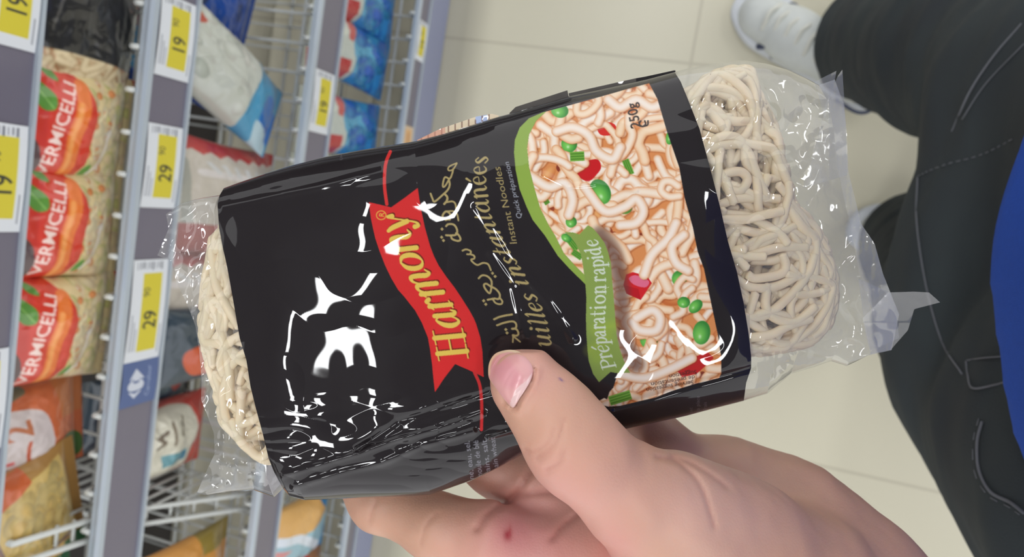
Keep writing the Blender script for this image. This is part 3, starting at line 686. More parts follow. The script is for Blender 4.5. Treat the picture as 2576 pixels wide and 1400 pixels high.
seam('belt_loop_edge', [(2430, 908), (2434, 940), (2446, 975), (2500, 968), (2536, 958)], .0011, jeans, fn=f_jeans)
seam('belt_loop_edge', [(2432, 906), (2470, 900), (2520, 896)], .0009, jeans, fn=f_jeans)
def f_shirt(p):
    X, Y, Z = p[..., 0], p[..., 1], p[..., 2]
    fold = noise(X*14, Y*14, Z*5)*.006
    q = np.sqrt(((X-.030)/.185)**2+((Y+.298)/.172)**2)
    d = (q-1)*.17*1.0+fold+(Z-1.0)*-.02
    d = np.maximum(d, np.maximum(.985-Z+noise(X*6, Y*6)*.008, Z-1.34))
    arm = smin(cone(p, (-.16, -.34, 1.28), (-.29, -.34, 1.08), .064, .055), cone(p, (-.29, -.34, 1.08), (-.180, -.150, 1.070), .053, .042), .02)
    arm = arm+noise(X*30, Y*30, Z*30)*.003
    arm2 = cone(p, (.20, -.33, 1.30), (.27, -.36, 1.1), .062, .055)
    d = smin(d, smin(arm, arm2, .01), .03)
    return d
V, Fq = surface_nets(f_shirt, (-.40, -.55, .96), (.36, -.06, 1.38), .0075); V = relax(V, Fq, 2)
shirt = obj('blue_top', V, Fq, M_SHIRT, person)
# shoes
def make_shoe(hx, hy, tx, ty, full=True):
    h = np.array([hx, hy]); t = np.array([tx, ty]); d = t-h; Ln = .285; d = d/np.linalg.norm(d); n_ = np.array([d[1], -d[0]])
    def tow(q):
        q = np.asarray(q, float); return np.stack([h[0]+q[..., 1]*d[0]+q[..., 0]*n_[0], h[1]+q[..., 1]*d[1]+q[..., 0]*n_[1], q[..., 2]], -1)
    out = cr([(0, -.005), (.032, .005), (.036, .05), (.033, .10), (.044, .17), (.050, .215), (.040, .26), (.012, .285), (-.020, .278), (-.042, .235), (-.043, .19), (-.034, .11), (-.033, .05), (-.028, .008)], 6, True)
    rings = []
    for z, k in ((.001, .95), (.004, 1.0), (.012, 1.03), (.022, 1.02), (.028, 1.0), (.030, .93)):
        c = np.array([0, .14]); rings.append(np.c_[(out-c)*[k, 1+(k-1)*.35]+c, np.full(len(out), z+.006*np.clip((out[:, 1]-.22)/.06, 0, 1)*(z < .01))])
    n = len(out); V = np.concatenate(rings); Fl = [[r*n+i, r*n+(i+1) % n, (r+1)*n+(i+1) % n, (r+1)*n+i] for r in range(len(rings)-1) for i in range(n)]+[list(range(n))[::-1], [5*n+i for i in range(n)]]
    sole = obj('shoe_sole', tow(V), Fl, M_SOLE, shoe_root)
    def fs(p):
        a = cone(p, (0, .235, .038), (0, .16, .05), .036, .040, (1, 1, 1.05)); a = smin(a, cone(p, (0, .17, .05), (0, .06, .075), .038, .038), .03)
        a = smin(a, cone(p, (0, .035, .05), (0, .035, .095), .034, .034), .02); a = np.maximum(a, .024-p[..., 2]); a = np.maximum(a, p[..., 2]-.108)
        g = np.abs(p[..., 1]-.205)-.001; return a+.0012*np.exp(-(g/.002)**2)+noise(p[..., 0]*40, p[..., 1]*40, p[..., 2]*40)*.0012
    V, Fq = surface_nets(fs, (-.06, -.02, .018), (.06, .30, .125), .0034); V = relax(V, Fq, 1)
    up = obj('shoe_upper', tow(V), Fq, M_SHOE, shoe_root)
    for k in range(8):
        y = .215-k*.020; zt = .076+k*.0055; parts = []
        pts = [(-.024, y, zt-.008), (-.012, y+.003, zt+.004), (.0, y+.006, zt+.007), (.012, y+.003, zt+.004), (.024, y, zt-.008)]
        v, f = tube(tow(cr(pts, 5)), .0034, 7); obj('lace', v, f, M_LACE, up)
    for sgn in (-1, 1):
        for k in range(2):
            pts = [(sgn*.0410, .205-k*.028, .036), (sgn*.0395, .199-k*.028, .048), (sgn*.034, .190-k*.028, .062)]
            v, f = tube(tow(cr(pts, 5)), .0055, 7); obj('side_stripe', v, f, M_NAVY, up)
    v, f = tube(tow(cr([(.030, .10, .030), (.0385, .05, .033), (.036, .01, .034), (.018, -.006, .034), (-.018, -.006, .034), (-.036, .01, .034), (-.0385, .05, .033)], 5)), .003, 6); obj('heel_stripe', v, f, M_NAVY, up)
    return up
shoe_root = person
make_shoe(.258, -.232, .400, .03)
make_shoe(.06, -.515, .04, -.25)
# ---------------------------------------------------------------- the artwork on the held bag (positions in photograph pixels of the flat print)
BLK = (31, 27, 29)
art = Art(1440, 1160, BLK, 520, 130, 1.0)
GOLD = (176, 158, 104); GOLD2 = (206, 190, 138)
# food picture -------------------------------------------------
photo = Art(620, 900, (226, 146, 86), 1270, 170, 1.0)
rsn = np.random.RandomState(11)
for k in range(70):
    x, y = rsn.uniform(1280, 1830), rsn.uniform(190, 1040); photo.ball(x, y, rsn.uniform(15, 45), rsn.uniform(10, 30), rsn.uniform(0, 3), (240, 176, 108), (206, 112, 58))
for k in range(60):
    x, y = rsn.uniform(1280, 1830), rsn.uniform(190, 1040); photo.ball(x, y, rsn.uniform(8, 20), rsn.uniform(6, 14), rsn.uniform(0, 3), (130, 52, 34), (160, 70, 40))
def rnd_noodle(n, r0, r1):
    for k in range(n):
        x, y = rsn.uniform(1270, 1830), rsn.uniform(190, 1040); a = rsn.uniform(0, 6.28); q = [(x, y)]; cv = rsn.uniform(-1, 1)
        for i in range(rsn.randint(3, 8)):
            a += cv*.9+rsn.uniform(-.5, .5); s_ = rsn.uniform(18, 30); x += math.cos(a)*s_; y += math.sin(a)*s_; q.append((x, y))
            if rsn.rand() < .3: cv = -cv
        w_ = rsn.uniform(0, 1); photo.noodle(q, rsn.uniform(r0, r1), np.array((255, 242, 226))*(1-w_)+np.array((255, 226, 190))*w_, (232, 164, 112))
rnd_noodle(210, 8, 12)
PEA = ((130, 212, 92), (56, 140, 56)); RED = ((226, 56, 50), (170, 20, 26))
def sca(x, y, w_, h_, an):
    ca, sa = math.cos(an), math.sin(an); R_ = lambda a, b: (x+a*ca-b*sa, y+a*sa+b*ca)
    photo.poly([R_(-w_, -h_), R_(w_, -h_), R_(w_, h_), R_(-w_, h_)], (120, 176, 66), al=1)
    for t in (-.55, 0, .55): photo.stroke([R_(-w_*.9, h_*t), R_(w_*.9, h_*t)], 1.6, (80, 140, 44))
def pea(x, y, rx, ry=None, an=0): photo.ball(x, y, rx, ry or rx, an, *PEA, hi=(214, 244, 196))
pea(1432, 362, 20, 21); pea(1709, 700, 19, 20); pea(1633, 852, 23, 25); pea(1572, 520, 19, 18); pea(1437, 558, 14)
sca(1580, 420, 20, 9, 1.2); sca(1370, 500, 15, 7, 1.0); photo.poly([(1455, 412), (1500, 400), (1512, 420), (1500, 440), (1480, 456), (1455, 444), (1442, 428)], (206, 30, 34), True)
photo.poly([(1502, 316), (1520, 306), (1545, 312), (1552, 330), (1535, 340), (1510, 338)], (222, 52, 44), True)
rnd_noodle(110, 8.5, 13.5)
pea(1408, 278, 22, 18, .2); pea(1510, 482, 25, 33, -.5); pea(1765, 836, 22, 30, .1); sca(1452, 393, 18, 12, -.05); pea(1688, 342, 12, 22, .3); pea(1676, 1010, 16, 9, .5); sca(1560, 1000, 28, 12, -.3); pea(1750, 770, 14, 20, .8)
sca(1440, 612, 20, 9, .9); pea(1425, 598, 14, 10, .5); sca(1452, 640, 14, 8, .6)
photo.poly([(1575, 690), (1592, 684), (1628, 694), (1640, 712), (1612, 754), (1576, 738), (1568, 716)], (214, 34, 40)); photo.poly([(1582, 700), (1600, 692), (1632, 706), (1624, 722), (1596, 716)], (230, 110, 140), True); photo.poly([(1568, 716), (1576, 738), (1612, 754), (1606, 726)], (190, 24, 34))
photo.poly([(1700, 928), (1740, 900), (1780, 884), (1796, 900), (1770, 924), (1752, 940), (1716, 948)], (200, 34, 34)); pea(1720, 760, 16, 14)
for q in ([(1470, 470), (1520, 530), (1570, 520), (1600, 500), (1618, 530), (1600, 560), (1560, 566)], [(1330, 440), (1380, 470), (1420, 460), (1440, 500), (1430, 540)], [(1700, 560), (1680, 600), (1640, 640), (1620, 690)], [(1720, 590), (1690, 620), (1700, 660), (1730, 680)], [(1600, 800), (1640, 780), (1660, 800), (1650, 830), (1610, 830), (1590, 810)], [(1560, 940), (1620, 950), (1680, 930), (1740, 900)], [(1680, 250), (1640, 270), (1600, 250), (1560, 270), (1530, 250)], [(1400, 330), (1440, 320), (1480, 340), (1500, 380), (1540, 400), (1560, 370)]):
    photo.noodle(q, 13, (255, 240, 224), (232, 170, 120))
# printed soft shadow next to the green ribbon, as on the package print
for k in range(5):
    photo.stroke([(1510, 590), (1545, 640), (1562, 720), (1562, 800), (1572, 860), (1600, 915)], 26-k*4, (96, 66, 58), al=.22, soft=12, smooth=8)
ph_poly = [(1374, 280), (1420, 268), (1500, 246), (1580, 223), (1633, 209), (1654, 249), (1678, 331), (1708.7, 420.6), (1722, 496), (1743, 571.5), (1755, 632), (1771, 675.6), (1791, 771), (1807.5, 849.8), (1814, 896), (1814.7, 938.5), (1809, 950), (1755, 963), (1689, 983), (1650, 999), (1610, 1008), (1560, 1020), (1530, 1022), (1495, 1014), (1520, 1000), (1543, 974), (1556, 930), (1474, 715), (1466, 687), (1447, 668), (1418.5, 636.6), (1396.5, 592.6), (1379.5, 564.7), (1359, 523.5), (1345, 475.5), (1331, 420.6), (1326, 372.6), (1331, 338), (1348.6, 304)]
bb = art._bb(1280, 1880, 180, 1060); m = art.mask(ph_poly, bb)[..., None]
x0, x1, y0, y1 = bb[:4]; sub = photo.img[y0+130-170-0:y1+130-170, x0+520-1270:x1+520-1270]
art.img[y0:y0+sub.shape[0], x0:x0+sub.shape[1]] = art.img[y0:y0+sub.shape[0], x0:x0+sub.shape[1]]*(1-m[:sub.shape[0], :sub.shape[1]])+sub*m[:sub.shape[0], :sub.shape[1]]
# green arc
G1 = (146, 176, 74)
art.poly([(1366, 282), (1331, 297), (1307, 321), (1295, 352), (1293, 383), (1297, 427), (1307, 475.5), (1324.6, 520), (1340, 553), (1371, 592.6), (1403, 643), (1434, 677), (1474, 716), (1470, 690), (1447, 668), (1418.5, 636.6), (1396.5, 592.6), (1379.5, 564.7), (1359, 523.5), (1345, 475.5), (1331, 420.6), (1326, 372.6), (1331, 338), (1348.6, 304), (1374, 280)], G1)
# green ribbon
art.poly([(1420, 583), (1440, 584), (1457.7, 589), (1479, 566), (1490.7, 572.6), (1506, 590), (1520.6, 610), (1530, 634), (1537, 662), (1539.5, 701), (1544, 748.6), (1547, 790), (1551, 840), (1560, 880), (1570, 908), (1585, 937), (1549, 937.5), (1536, 935), (1507, 961), (1492, 940), (1481, 908), (1478, 880), (1475, 840), (1474, 800), (1475, 748.6), (1472.6, 714.8), (1467, 670), (1461, 638.6), (1448, 612), (1435.7, 596)], (142, 166, 80))
for q, c_ in (([(1500, 830), (1540, 820)], (172, 198, 60)), ([(1485, 880), (1530, 850)], (170, 196, 64)), ([(1500, 900), (1520, 892)], (160, 190, 66))): art.stroke(q, 10, c_, al=.5, soft=26)
art.poly([(1549, 938), (1536, 935), (1507, 961), (1500, 985), (1520, 1000), (1527, 1004)], BLK)
# red banner and its cords
RB = (214, 44, 44)
art.poly([(928, 508), (955, 514), (984, 521), (1018, 497), (1051, 472), (1055, 500), (1060, 530), (1069, 572), (1082, 618), (1092, 644), (1104, 668), (1124, 697), (1145, 724.5), (1162, 750), (1181, 780), (1192, 800), (1198, 814), (1208.5, 848.6), (1213.7, 883), (1217, 948), (1181, 931), (1145, 915), (1118, 950), (1094, 986), (1090, 950), (1087, 917), (1082, 880), (1076.5, 849), (1061, 811), (1044, 780), (1032, 765), (1017, 746), (1001, 728), (984, 699), (969, 668), (955, 632), (944, 599), (938, 573), (933, 549), (930, 527)], RB)
art.stroke([(982, 381), (972, 405), (968, 430), (967.5, 470), (973, 513)], 4.2, (214, 52, 50), smooth=6)
art.stroke([(1194, 937), (1206, 965), (1211, 1000), (1212, 1040), (1211, 1080)], 4.0, (206, 46, 48), smooth=6)
# ---- serif letters as weighted strokes: unit x-height box
SER = {
 'H': [[(.24, 0, 1), (.24, 1.33, 1)], [(.78, 0, 1), (.78, 1.33, 1)], [(.24, .70, .1), (.78, .70, .1)], [(0, 0, 0), (.48, 0, 0)], [(.55, 0, 0), (1.02, 0, 0)], [(0, 1.33, 0), (.46, 1.33, 0)], [(.55, 1.33, 0), (1.02, 1.33, 0)]],
 'P': [[(.25, 0, .9), (.25, 1.30, .9)], [(.0, 0, 0), (.6, 0, 0)], [(.0, 1.30, 0), (.4, 1.30, 0)], [(.3, 1.28, .1), (.7, 1.27, .4), (.95, .98, 1), (.75, .65, .5), (.3, .60, .1)]],
 'a1': [[(.68, .78, .1), (.48, .98, .2), (.2, .72, .9), (.12, .35, 1), (.28, .03, .5), (.5, .08, .1), (.68, .35, .1)], [(.74, .97, .9), (.72, .5, 1), (.74, .12, .9), (.88, .0, .4), (1.0, .16, 0)]],
 'a2': [[(.16, .76, .7), (.3, .96, .3), (.55, .98, .4), (.68, .75, .9), (.68, .15, .9), (.78, .02, .4), (.98, .08, 0)], [(.66, .56, .1), (.38, .48, .4), (.16, .24, .9), (.26, .02, .6), (.5, .06, .2), (.66, .24, .1)]],
 'r': [[(.3, .98, .9), (.3, 0, .9)], [(.02, 0, 0), (.62, 0, 0)], [(.02, .88, 0), (.3, .98, .3)], [(.34, .62, .1), (.5, .9, .2), (.7, 1.0, .5), (.86, .84, 1.0)]],
 'm': [[(.12, .98, 1), (.12, 0, 1)], [(.0, .86, 0), (.12, .98, .3)], [(.14, .66, 0), (.26, .95, .3), (.42, .9, .9), (.46, .6, 1), (.46, 0, 1)], [(.48, .66, 0), (.6, .95, .3), (.76, .9, .9), (.80, .6, 1), (.79, .2, 1), (.86, .0, .4), (1.0, .12, 0)]],
 'n': [[(.2, .98, 1), (.2, 0, 1)], [(.0, .86, 0), (.2, .98, .3)], [(.22, .62, 0), (.42, .95, .3), (.66, .92, .8), (.72, .6, 1), (.71, .2, 1), (.82, .0, .4), (1.0, .12, 0)]],
 'nr': [[(.24, .98, .9), (.24, 0, .9)], [(.0, .90, 0), (.24, .98, .2)], [(.0, 0, 0), (.46, 0, 0)], [(.26, .66, .1), (.46, .95, .3), (.70, .90, .8), (.76, .6, .9), (.76, 0, .9)], [(.56, 0, 0), (1.0, 0, 0)]],
 'o': [[(.5, .99, .1), (.2, .82, .8), (.1, .5, 1), (.2, .18, .8), (.5, .01, .1), (.8, .18, .8), (.9, .5, 1), (.8, .82, .8), (.5, .99, .1)]],
 'y': [[(.02, .98, .6), (.22, .75, 1), (.5, .12, 1)], [(.95, .82, 1.0), (.93, 1.0, .5), (.8, .78, .1), (.5, -.02, .1), (.34, -.32, .3), (.14, -.40, .5), (.10, -.24, 1.0)]],
 'e': [[(.16, .5, .1), (.5, .54, .1), (.86, .62, .1), (.78, .9, .4), (.5, .99, .1), (.2, .76, .8), (.12, .42, 1), (.3, .06, .7), (.6, .02, .4), (.92, .24, 0)]],
 'd': [[(.66, .84, .1), (.42, .98, .3), (.16, .66, .9), (.14, .3, .9), (.36, .02, .4), (.62, .14, .1)], [(.74, 1.48, .8), (.74, .06, .9), (.98, .02, 0)], [(.5, 1.42, 0), (.74, 1.48, .2)]],
 'p': [[(.26, .98, .9), (.26, -.45, .9)], [(.0, -.45, 0), (.56, -.45, 0)], [(.02, .9, 0), (.26, .98, .2)], [(.3, .80, .1), (.56, .98, .3), (.86, .68, .9), (.84, .3, .9), (.6, .02, .4), (.3, .12, .1)]],
 'i': [[(.5, .98, .9), (.5, .0, .9)], [(.15, .88, 0), (.5, .98, .2)], [(.12, 0, 0), (.88, 0, 0)], [(.5, 1.40, 1.1), (.5, 1.41, 1.1)]],
 'ii': [[(.5, .98, .9), (.46, .14, .9), (.66, .0, .3), (1.0, .12, 0)], [(.05, .84, 0), (.5, .98, .2)], [(.5, 1.42, 1.3), (.5, 1.43, 1.3)]],
 't': [[(.42, 1.36, .4), (.42, .22, .9), (.60, .02, .6), (.95, .14, 0)], [(.02, .98, .1), (.92, .98, .1)]],
 's': [[(.85, .80, .3), (.5, .99, .3), (.2, .76, .8), (.5, .50, 1), (.82, .24, .8), (.5, .0, .3), (.10, .18, .4)]],
 'l': [[(.02, 1.34, 0), (.5, 1.48, .5), (.5, .16, .9), (.66, .0, .3), (1.0, .10, 0)]],
 'u': [[(.0, .86, 0), (.2, .98, .5), (.2, .30, 1), (.36, .02, .5), (.6, .12, .1), (.76, .45, .1)], [(.78, .98, .9), (.76, .18, .9), (.86, .0, .3), (1.0, .12, 0)]]}
SER['eac'] = SER['e']+[[(.46, 1.22, .4), (.78, 1.56, .8)]]
def serif(items, base, up, thin, thick, col, xh, dx=0, dy=0):
    by = np.array(sorted([(b[1], b[0]) for b in base]))
    for ch, ya, yb in items:
        for st in SER[ch]:
            p = np.array(st, float)
            if len(p) > 2: p = cr(p, 7)
            y = ya+(yb-ya)*p[:, 0]; x = np.interp(y, by[:, 0], by[:, 1]); u = np.array([up(v_) for v_ in y])
            X = x+p[:, 1]*xh*u[:, 0]+dx; Y = y+p[:, 1]*xh*u[:, 1]+dy
            art.stroke(np.c_[X, Y, thin+(thick-thin)*p[:, 2]], None, col)
hb = [(1178, 902), (1170, 860), (1164, 830), (1157, 812), (1139, 772), (1118, 740), (1101, 717), (1082, 690), (1066, 662), (1052, 634), (1040, 606), (1032, 590), (1030, 556), (1031, 536)]
hit = [('H', 900, 827), ('a1', 821, 778), ('r', 774, 745), ('m', 742, 677), ('o', 676, 634), ('n', 634, 577), ('y', 575, 536)]
uph = lambda y: (-1.0, np.interp(y, [540, 700, 900], [.12, .10, .09]))
serif(hit, hb, uph, 1.8, 6.6, (120, 34, 22), 55, 2.0, -3.0)
serif(hit, hb, uph, 1.8, 6.4, (226, 194, 86), 55)
t_ = np.linspace(0, 2*math.pi, 26); art.stroke(np.c_[959+12*np.cos(t_), 541+11*np.sin(t_)], 1.3, (226, 170, 70)); art.text('R', line_map(966, 546, .1, -1, 19), (226, 180, 74), bold=.01)
ib = [(1229, 392), (1223, 425), (1221.5, 455), (1224, 480), (1229, 515), (1236, 545), (1250, 572), (1268, 608), (1283, 635), (1298.6, 656), (1314, 682), (1328, 711), (1350, 748), (1362, 772), (1369, 794), (1376, 812), (1380, 830), (1386, 858), (1390, 885)]
upi = lambda y: (-1.0, np.interp(y, [400, 480, 570, 850], [.06, .10, -.10, -.12]))
serif([('s', 411, 392), ('e', 437, 415), ('eac', 463, 440), ('n', 498, 466), ('a1', 535, 501), ('t', 556, 537), ('n', 591, 557), ('a1', 623, 593), ('t', 643, 626), ('s', 666, 647), ('n', 697, 668), ('ii', 719, 705), ('s', 759, 739), ('e', 784, 762), ('l', 801, 788), ('l', 819, 805), ('ii', 838, 824), ('u', 873, 842)], ib, upi, 1.0, 3.5, GOLD, 31)
pb = [(1501, 600), (1511, 630), (1518, 655), (1521, 680), (1523, 700), (1523.5, 740), (1522.5, 775), (1521, 800), (1521.5, 820), (1524, 845), (1530, 872), (1537, 892), (1547, 914), (1551, 925)]
upp = lambda y: (-1.0, np.interp(y, [600, 700, 860, 920], [.16, .03, .04, .2]))
serif([('e', 617, 600), ('d', 640, 620), ('i', 651, 640), ('p', 671, 651), ('a2', 690, 672), ('r', 708, 693), ('nr', 739, 716), ('o', 763, 741), ('i', 778, 767), ('t', 794, 780), ('a2', 813, 796), ('r', 827, 813), ('a2', 846, 829), ('p', 865, 846), ('eac', 884, 866), ('r', 899, 885), ('P', 923, 901)], pb, upp, .9, 2.6, (218, 228, 208), 26)
# curved sans lines
def curve_map(pts, size, ylo, yhi, flip=1):
    by = np.array(sorted([(b[1], b[0]) for b in pts]))
    def f(a, b, wd):
        y = ylo+(yhi-ylo)*a/wd; x = np.interp(y, by[:, 0], by[:, 1]); return x-b*size, y+b*size*.06
    return f
art.text('Instant Noodles', curve_map([(1301, 615), (1298, 599), (1291, 567), (1283, 528), (1279, 508), (1273, 488), (1264, 443), (1258, 419)], 26, 614, 419), GOLD)
art.text('Quick préparation', curve_map([(1313, 549), (1307, 520), (1302, 500), (1297, 480), (1291, 450), (1286, 430), (1280, 407)], 19, 549, 407), (176, 180, 190))
art.text('250g', line_map(1612, 320, -.20, -1, 36, 64), (48, 36, 32), bold=.012); art.stroke([(1612, 304), (1608, 312), (1616, 318), (1624, 312), (1622, 304)], 2.0, (48, 36, 32), smooth=5); art.stroke([(1617, 318), (1629, 314), (1630, 304)], 2.0, (48, 36, 32), smooth=5)
for i, tx in enumerate(('Suggestion', 'de présentation', 'Serving suggestion')): art.text(tx, line_map(1752-i*4, 930+i*13, -1, .17, 15, (70, 112, 120)[i]), (60, 34, 28))
# arabic lettering traced as pen strokes
def tr(pts, ox, oy, k): return [(ox+a/k, oy+b/k, *r) for a, b, *r in pts]
Z1 = (1060, 380, 5.385); Z2 = (1140, 600, 4.666)
pen = lambda L_, Z: [art.stroke(np.array(tr([(a, b) for a, b in q], *Z)), r_, GOLD, smooth=6) for q, r_ in L_]
pen([([(480, 160), (390, 200), (362, 235), (375, 262), (430, 245), (478, 170)], 2.0), ([(432, 240), (418, 300), (385, 370), (322, 352), (295, 420), (292, 480), (322, 470), (372, 388)], 2.3), ([(372, 380), (384, 450), (360, 520), (290, 590), (180, 682), (150, 640), (125, 575)], 2.5),
     ([(318, 580), (350, 620), (345, 670), (310, 715)], 2.8), ([(345, 690), (420, 680), (460, 712), (470, 780)], 2.3), ([(385, 925), (310, 915), (288, 870), (335, 815), (390, 850), (384, 900), (330, 932)], 2.7), ([(340, 815), (430, 812), (482, 850), (502, 938)], 2.2),
     ([(335, 1015), (365, 988), (440, 995), (482, 1060), (475, 1125), (410, 1140), (335, 1138)], 2.6), ([(400, 1140), (420, 1190), (500, 1215), (530, 1190), (505, 1135), (470, 1110)], 2.6)], Z1)
pen([([(110, 140), (150, 125), (205, 145), (197, 180), (163, 182)], 2.3), ([(197, 180), (245, 200), (247, 232), (212, 246), (232, 276), (285, 308), (350, 284), (410, 300), (442, 368)], 2.3), ([(300, 464), (340, 430), (400, 440), (447, 490), (450, 560), (430, 638), (385, 600), (360, 545), (390, 528), (440, 560), (500, 590), (546, 650), (536, 705), (480, 702), (405, 716)], 2.5),
     ([(465, 710), (500, 755), (560, 767), (577, 735), (545, 690)], 2.3), ([(480, 945), (560, 912), (690, 888)], 2.6), ([(515, 1015), (600, 985), (700, 970), (738, 1000), (735, 1045), (690, 1056), (742, 1062), (766, 1110), (745, 1137), (700, 1130)], 2.5), ([(705, 1130), (700, 1212)], 2.1), ([(700, 1140), (785, 1208)], 2.1)], Z2)
for (a, b), Z in [((280, 1055), Z1), ((275, 1165), Z1), ((300, 1210), Z1), ((462, 405), Z2), ((492, 443), Z2), ((358, 727), Z2), ((383, 768), Z2), ((618, 1065), Z2), ((632, 1105), Z2)]:
    cx, cy = Z[0]+a/Z[2], Z[1]+b/Z[2]; art.poly([(cx-4.5, cy), (cx, cy-4.5), (cx+4.5, cy), (cx, cy+4.5)], GOLD)
# small ingredient lettering on the side
for i, tx in enumerate(('farine, eau, sel.', 'semoule de blé', 'grains, salt.', 'main wheat')): art.text(tx, line_map(1196+i*20, 1232-i*14, -.12, -1, 20, (125, 112, 104, 92)[i]), (150, 150, 160))
for i in range(3): art.text(('sac', 'sa place', 'frais')[i], line_map(1742+i*18, 1040-i*4, .0, -1, 13), (96, 88, 90))
art.text('Une marque', line_map(862, 402, -.1, -1, 10), (110, 106, 110))

art.img = np.where(art.img.max(-1, keepdims=True) > 60, art.img*.90, art.img)
# ---------------------------------------------------------------- the held bag: geometry
ZB = .235
TOPE = [(563, 473), (600, 459), (668.6, 435), (737, 415), (819, 394), (908.5, 377), (1045.7, 355), (1114, 336), (1183, 315), (1240, 297), (1286, 285), (1434, 241), (1540, 218), (1623, 200), (1696.7, 181)]
BOTE = [(712, 1228), (728, 1247), (767, 1257), (800, 1256), (914, 1251), (1043, 1247), (1083, 1243), (1186, 1208), (1257, 1174), (1314, 1143), (1400, 1122), (1540, 1086), (1640, 1064), (1728, 1045), (1784, 1030), (1871, 1008)]
LEFE = [(563, 473), (552.5, 491), (547, 512), (551, 572), (560, 620), (572, 674), (584, 740), (603, 850), (620, 905.7), (630, 971), (643, 1024), (662.5, 1096), (675.7, 1152), (689, 1185), (712, 1228)]
RIGE = [(1696.7, 181), (1712, 204.6), (1729, 245.7), (1760, 324.6), (1794, 451.5), (1811.5, 520), (1831, 606), (1853.5, 682), (1870, 757.7), (1883, 836.6), (1889.6, 895.8), (1889.6, 925), (1877, 962), (1871, 1008)]
def coons(T, B, Lc, Rc, s, t):
    """s,t 1-D parameters -> (ns,nt,2) points; all four edges as polylines"""
    T = along(T, s); B = along(B, s); Lc = along(Lc, t); Rc = along(Rc, t); S_ = s[:, None, None]; t_ = t[None, :, None]
    return (1-t_)*T[:, None]+t_*B[:, None]+(1-S_)*Lc[None]+S_*Rc[None]-((1-S_)*(1-t_)*Lc[0]+(1-S_)*t_*Lc[-1]+S_*(1-t_)*Rc[0]+S_*t_*Rc[-1])
def pdist(X, Y, pts):
    d = np.full(X.shape, 1e9)
    for (a, b), (c, e) in zip(pts[:-1], pts[1:]):
        L2 = (c-a)**2+(e-b)**2; h = np.clip(((X-a)*(c-a)+(Y-b)*(e-b))/L2, 0, 1); d = np.minimum(d, np.hypot(X-a-h*(c-a), Y-b-h*(e-b)))
    return d
def profile(t, p=2.6): return np.clip(1-np.abs(2*t-1)**p, 0, 1)**(1/p)
_TX = np.arange(300, 2400, 5.0); _TT = np.interp(_TX, [430, 520, 700, 1000, 1500, 1850, 2000, 2120, 2200], [.001, .006, .0145, .0165, .0165, .0155, .0125, .0065, .001])
_kk = np.hanning(45); _kk /= _kk.sum(); _TT = np.convolve(np.pad(_TT, 22, 'edge'), _kk, 'valid')
def thick(x):          # half thickness of the bag along its length, metres
    return np.interp(x, _TX, _TT)
FOLDS = [([(712, 1196), (800, 1170), (900, 1140), (1000, 1105), (1100, 1078), (1210, 1040)], .0010, 9), ([(740, 1225), (850, 1190), (960, 1165), (1060, 1120), (1190, 1085)], .0009, 9), ([(900, 1130), (1000, 1060), (1110, 1025), (1230, 985)], -.0008, 9),
         ([(1230, 1100), (1300, 1080)], .0010, 6), ([(560, 520), (800, 470), (960, 430)], .0006, 10),
         ([(1370, 440), (1430, 470), (1500, 462), (1600, 480)], .0005, 6), ([(1200, 520), (1270, 640), (1380, 760), (1440, 850)], .00035, 11), ([(1235, 640), (1290, 720), (1320, 850)], .0003, 10), ([(1890, 925), (1700, 978), (1545, 1025)], -.0010, 9)]
def wrinkle(X, Y, k=1.0):
    z = noise(X/210., Y/170., 1.3)*.0013+noise(X/95., Y/80., 4.1)*.00013
    z = z-np.abs(noise(X/170.+3, Y/120., 7.7))*.0006
    low = np.clip((Y-1000-(X-700)*-.12)/60, 0, 1)*np.clip((1450-X)/100, 0, 1)
    z = z+low*(-np.abs(noise(X/110., Y/42., 9.))*.0011)
    for pts, a, w_ in FOLDS: z = z-a*np.exp(-(pdist(X, Y, pts)/w_)**2)
    return z*k
def front_z(X, Y, t):
    return ZB-thick(X)*profile(t)+wrinkle(X, Y)*np.clip(profile(t)*1.5-.2, .08, 1)
bag = empty('noodle_packet', P(1250, 760, ZB), 'large black noodle packet with a red banner and clear ends, held in the hand', 'noodle packet')
NU, NV = 930, 640
s = np.linspace(0, 1, NU); t = .5-.5*np.cos(math.pi*np.linspace(0, 1, NV)); t = t*.55+np.linspace(0, 1, NV)*.45
XY = coons(TOPE, BOTE, LEFE, RIGE, s, t); X, Y = XY[..., 0], XY[..., 1]
FZ = front_z(X, Y, t[None]); Vf = P(X, Y, FZ).reshape(-1, 3); Cf = art.sample(X, Y).reshape(-1, 3)
# back panel: pale nutrition table strip, showing along part of the upper edge
nu2, nv2 = 220, 90; s2 = np.linspace(0, 1, nu2); t2 = .5-.5*np.cos(math.pi*np.linspace(0, 1, nv2)); XB = coons(TOPE, BOTE, LEFE, RIGE, s2, t2)
lift = 0*np.interp(XB[:, 0, 0], [540, 1050, 1110, 1200, 1240, 1262, 1280, 1300, 1430, 1436, 1600, 1700], [0, 0, 12, 15, 10, 4, 0, 9, 13, 5, 7, 3])
XB = XB.copy(); XB[:, :, 1] -= lift[:, None]*np.clip(1-t2*3, 0, 1)[None]
BZ = ZB+.0004+thick(XB[..., 0])*profile(t2)[None]+noise(XB[..., 0]/80, XB[..., 1]/80, 3.3)*.001*profile(t2)[None]
back = Art(1440, 1160, (40, 37, 38), 520, 130); back.poly([(1040, 250), (1262, 250), (1262, 1000), (1040, 1000)], (222, 206, 178)); back.poly([(1196, 250), (1226, 250), (1226, 420), (1196, 420)], (176, 190, 220))
for k in range(12): back.stroke([(1060+k*17, 262+(k % 3)*20), (1060+k*17, 350)], 1.6, (120, 90, 80), al=.8)
back.poly([(1020, 250), (1120, 250), (1120, 420), (1020, 420)], (214, 150, 130), al=.6); back.poly([(1265, 240), (1600, 180), (1600, 400), (1265, 400)], (86, 82, 78))
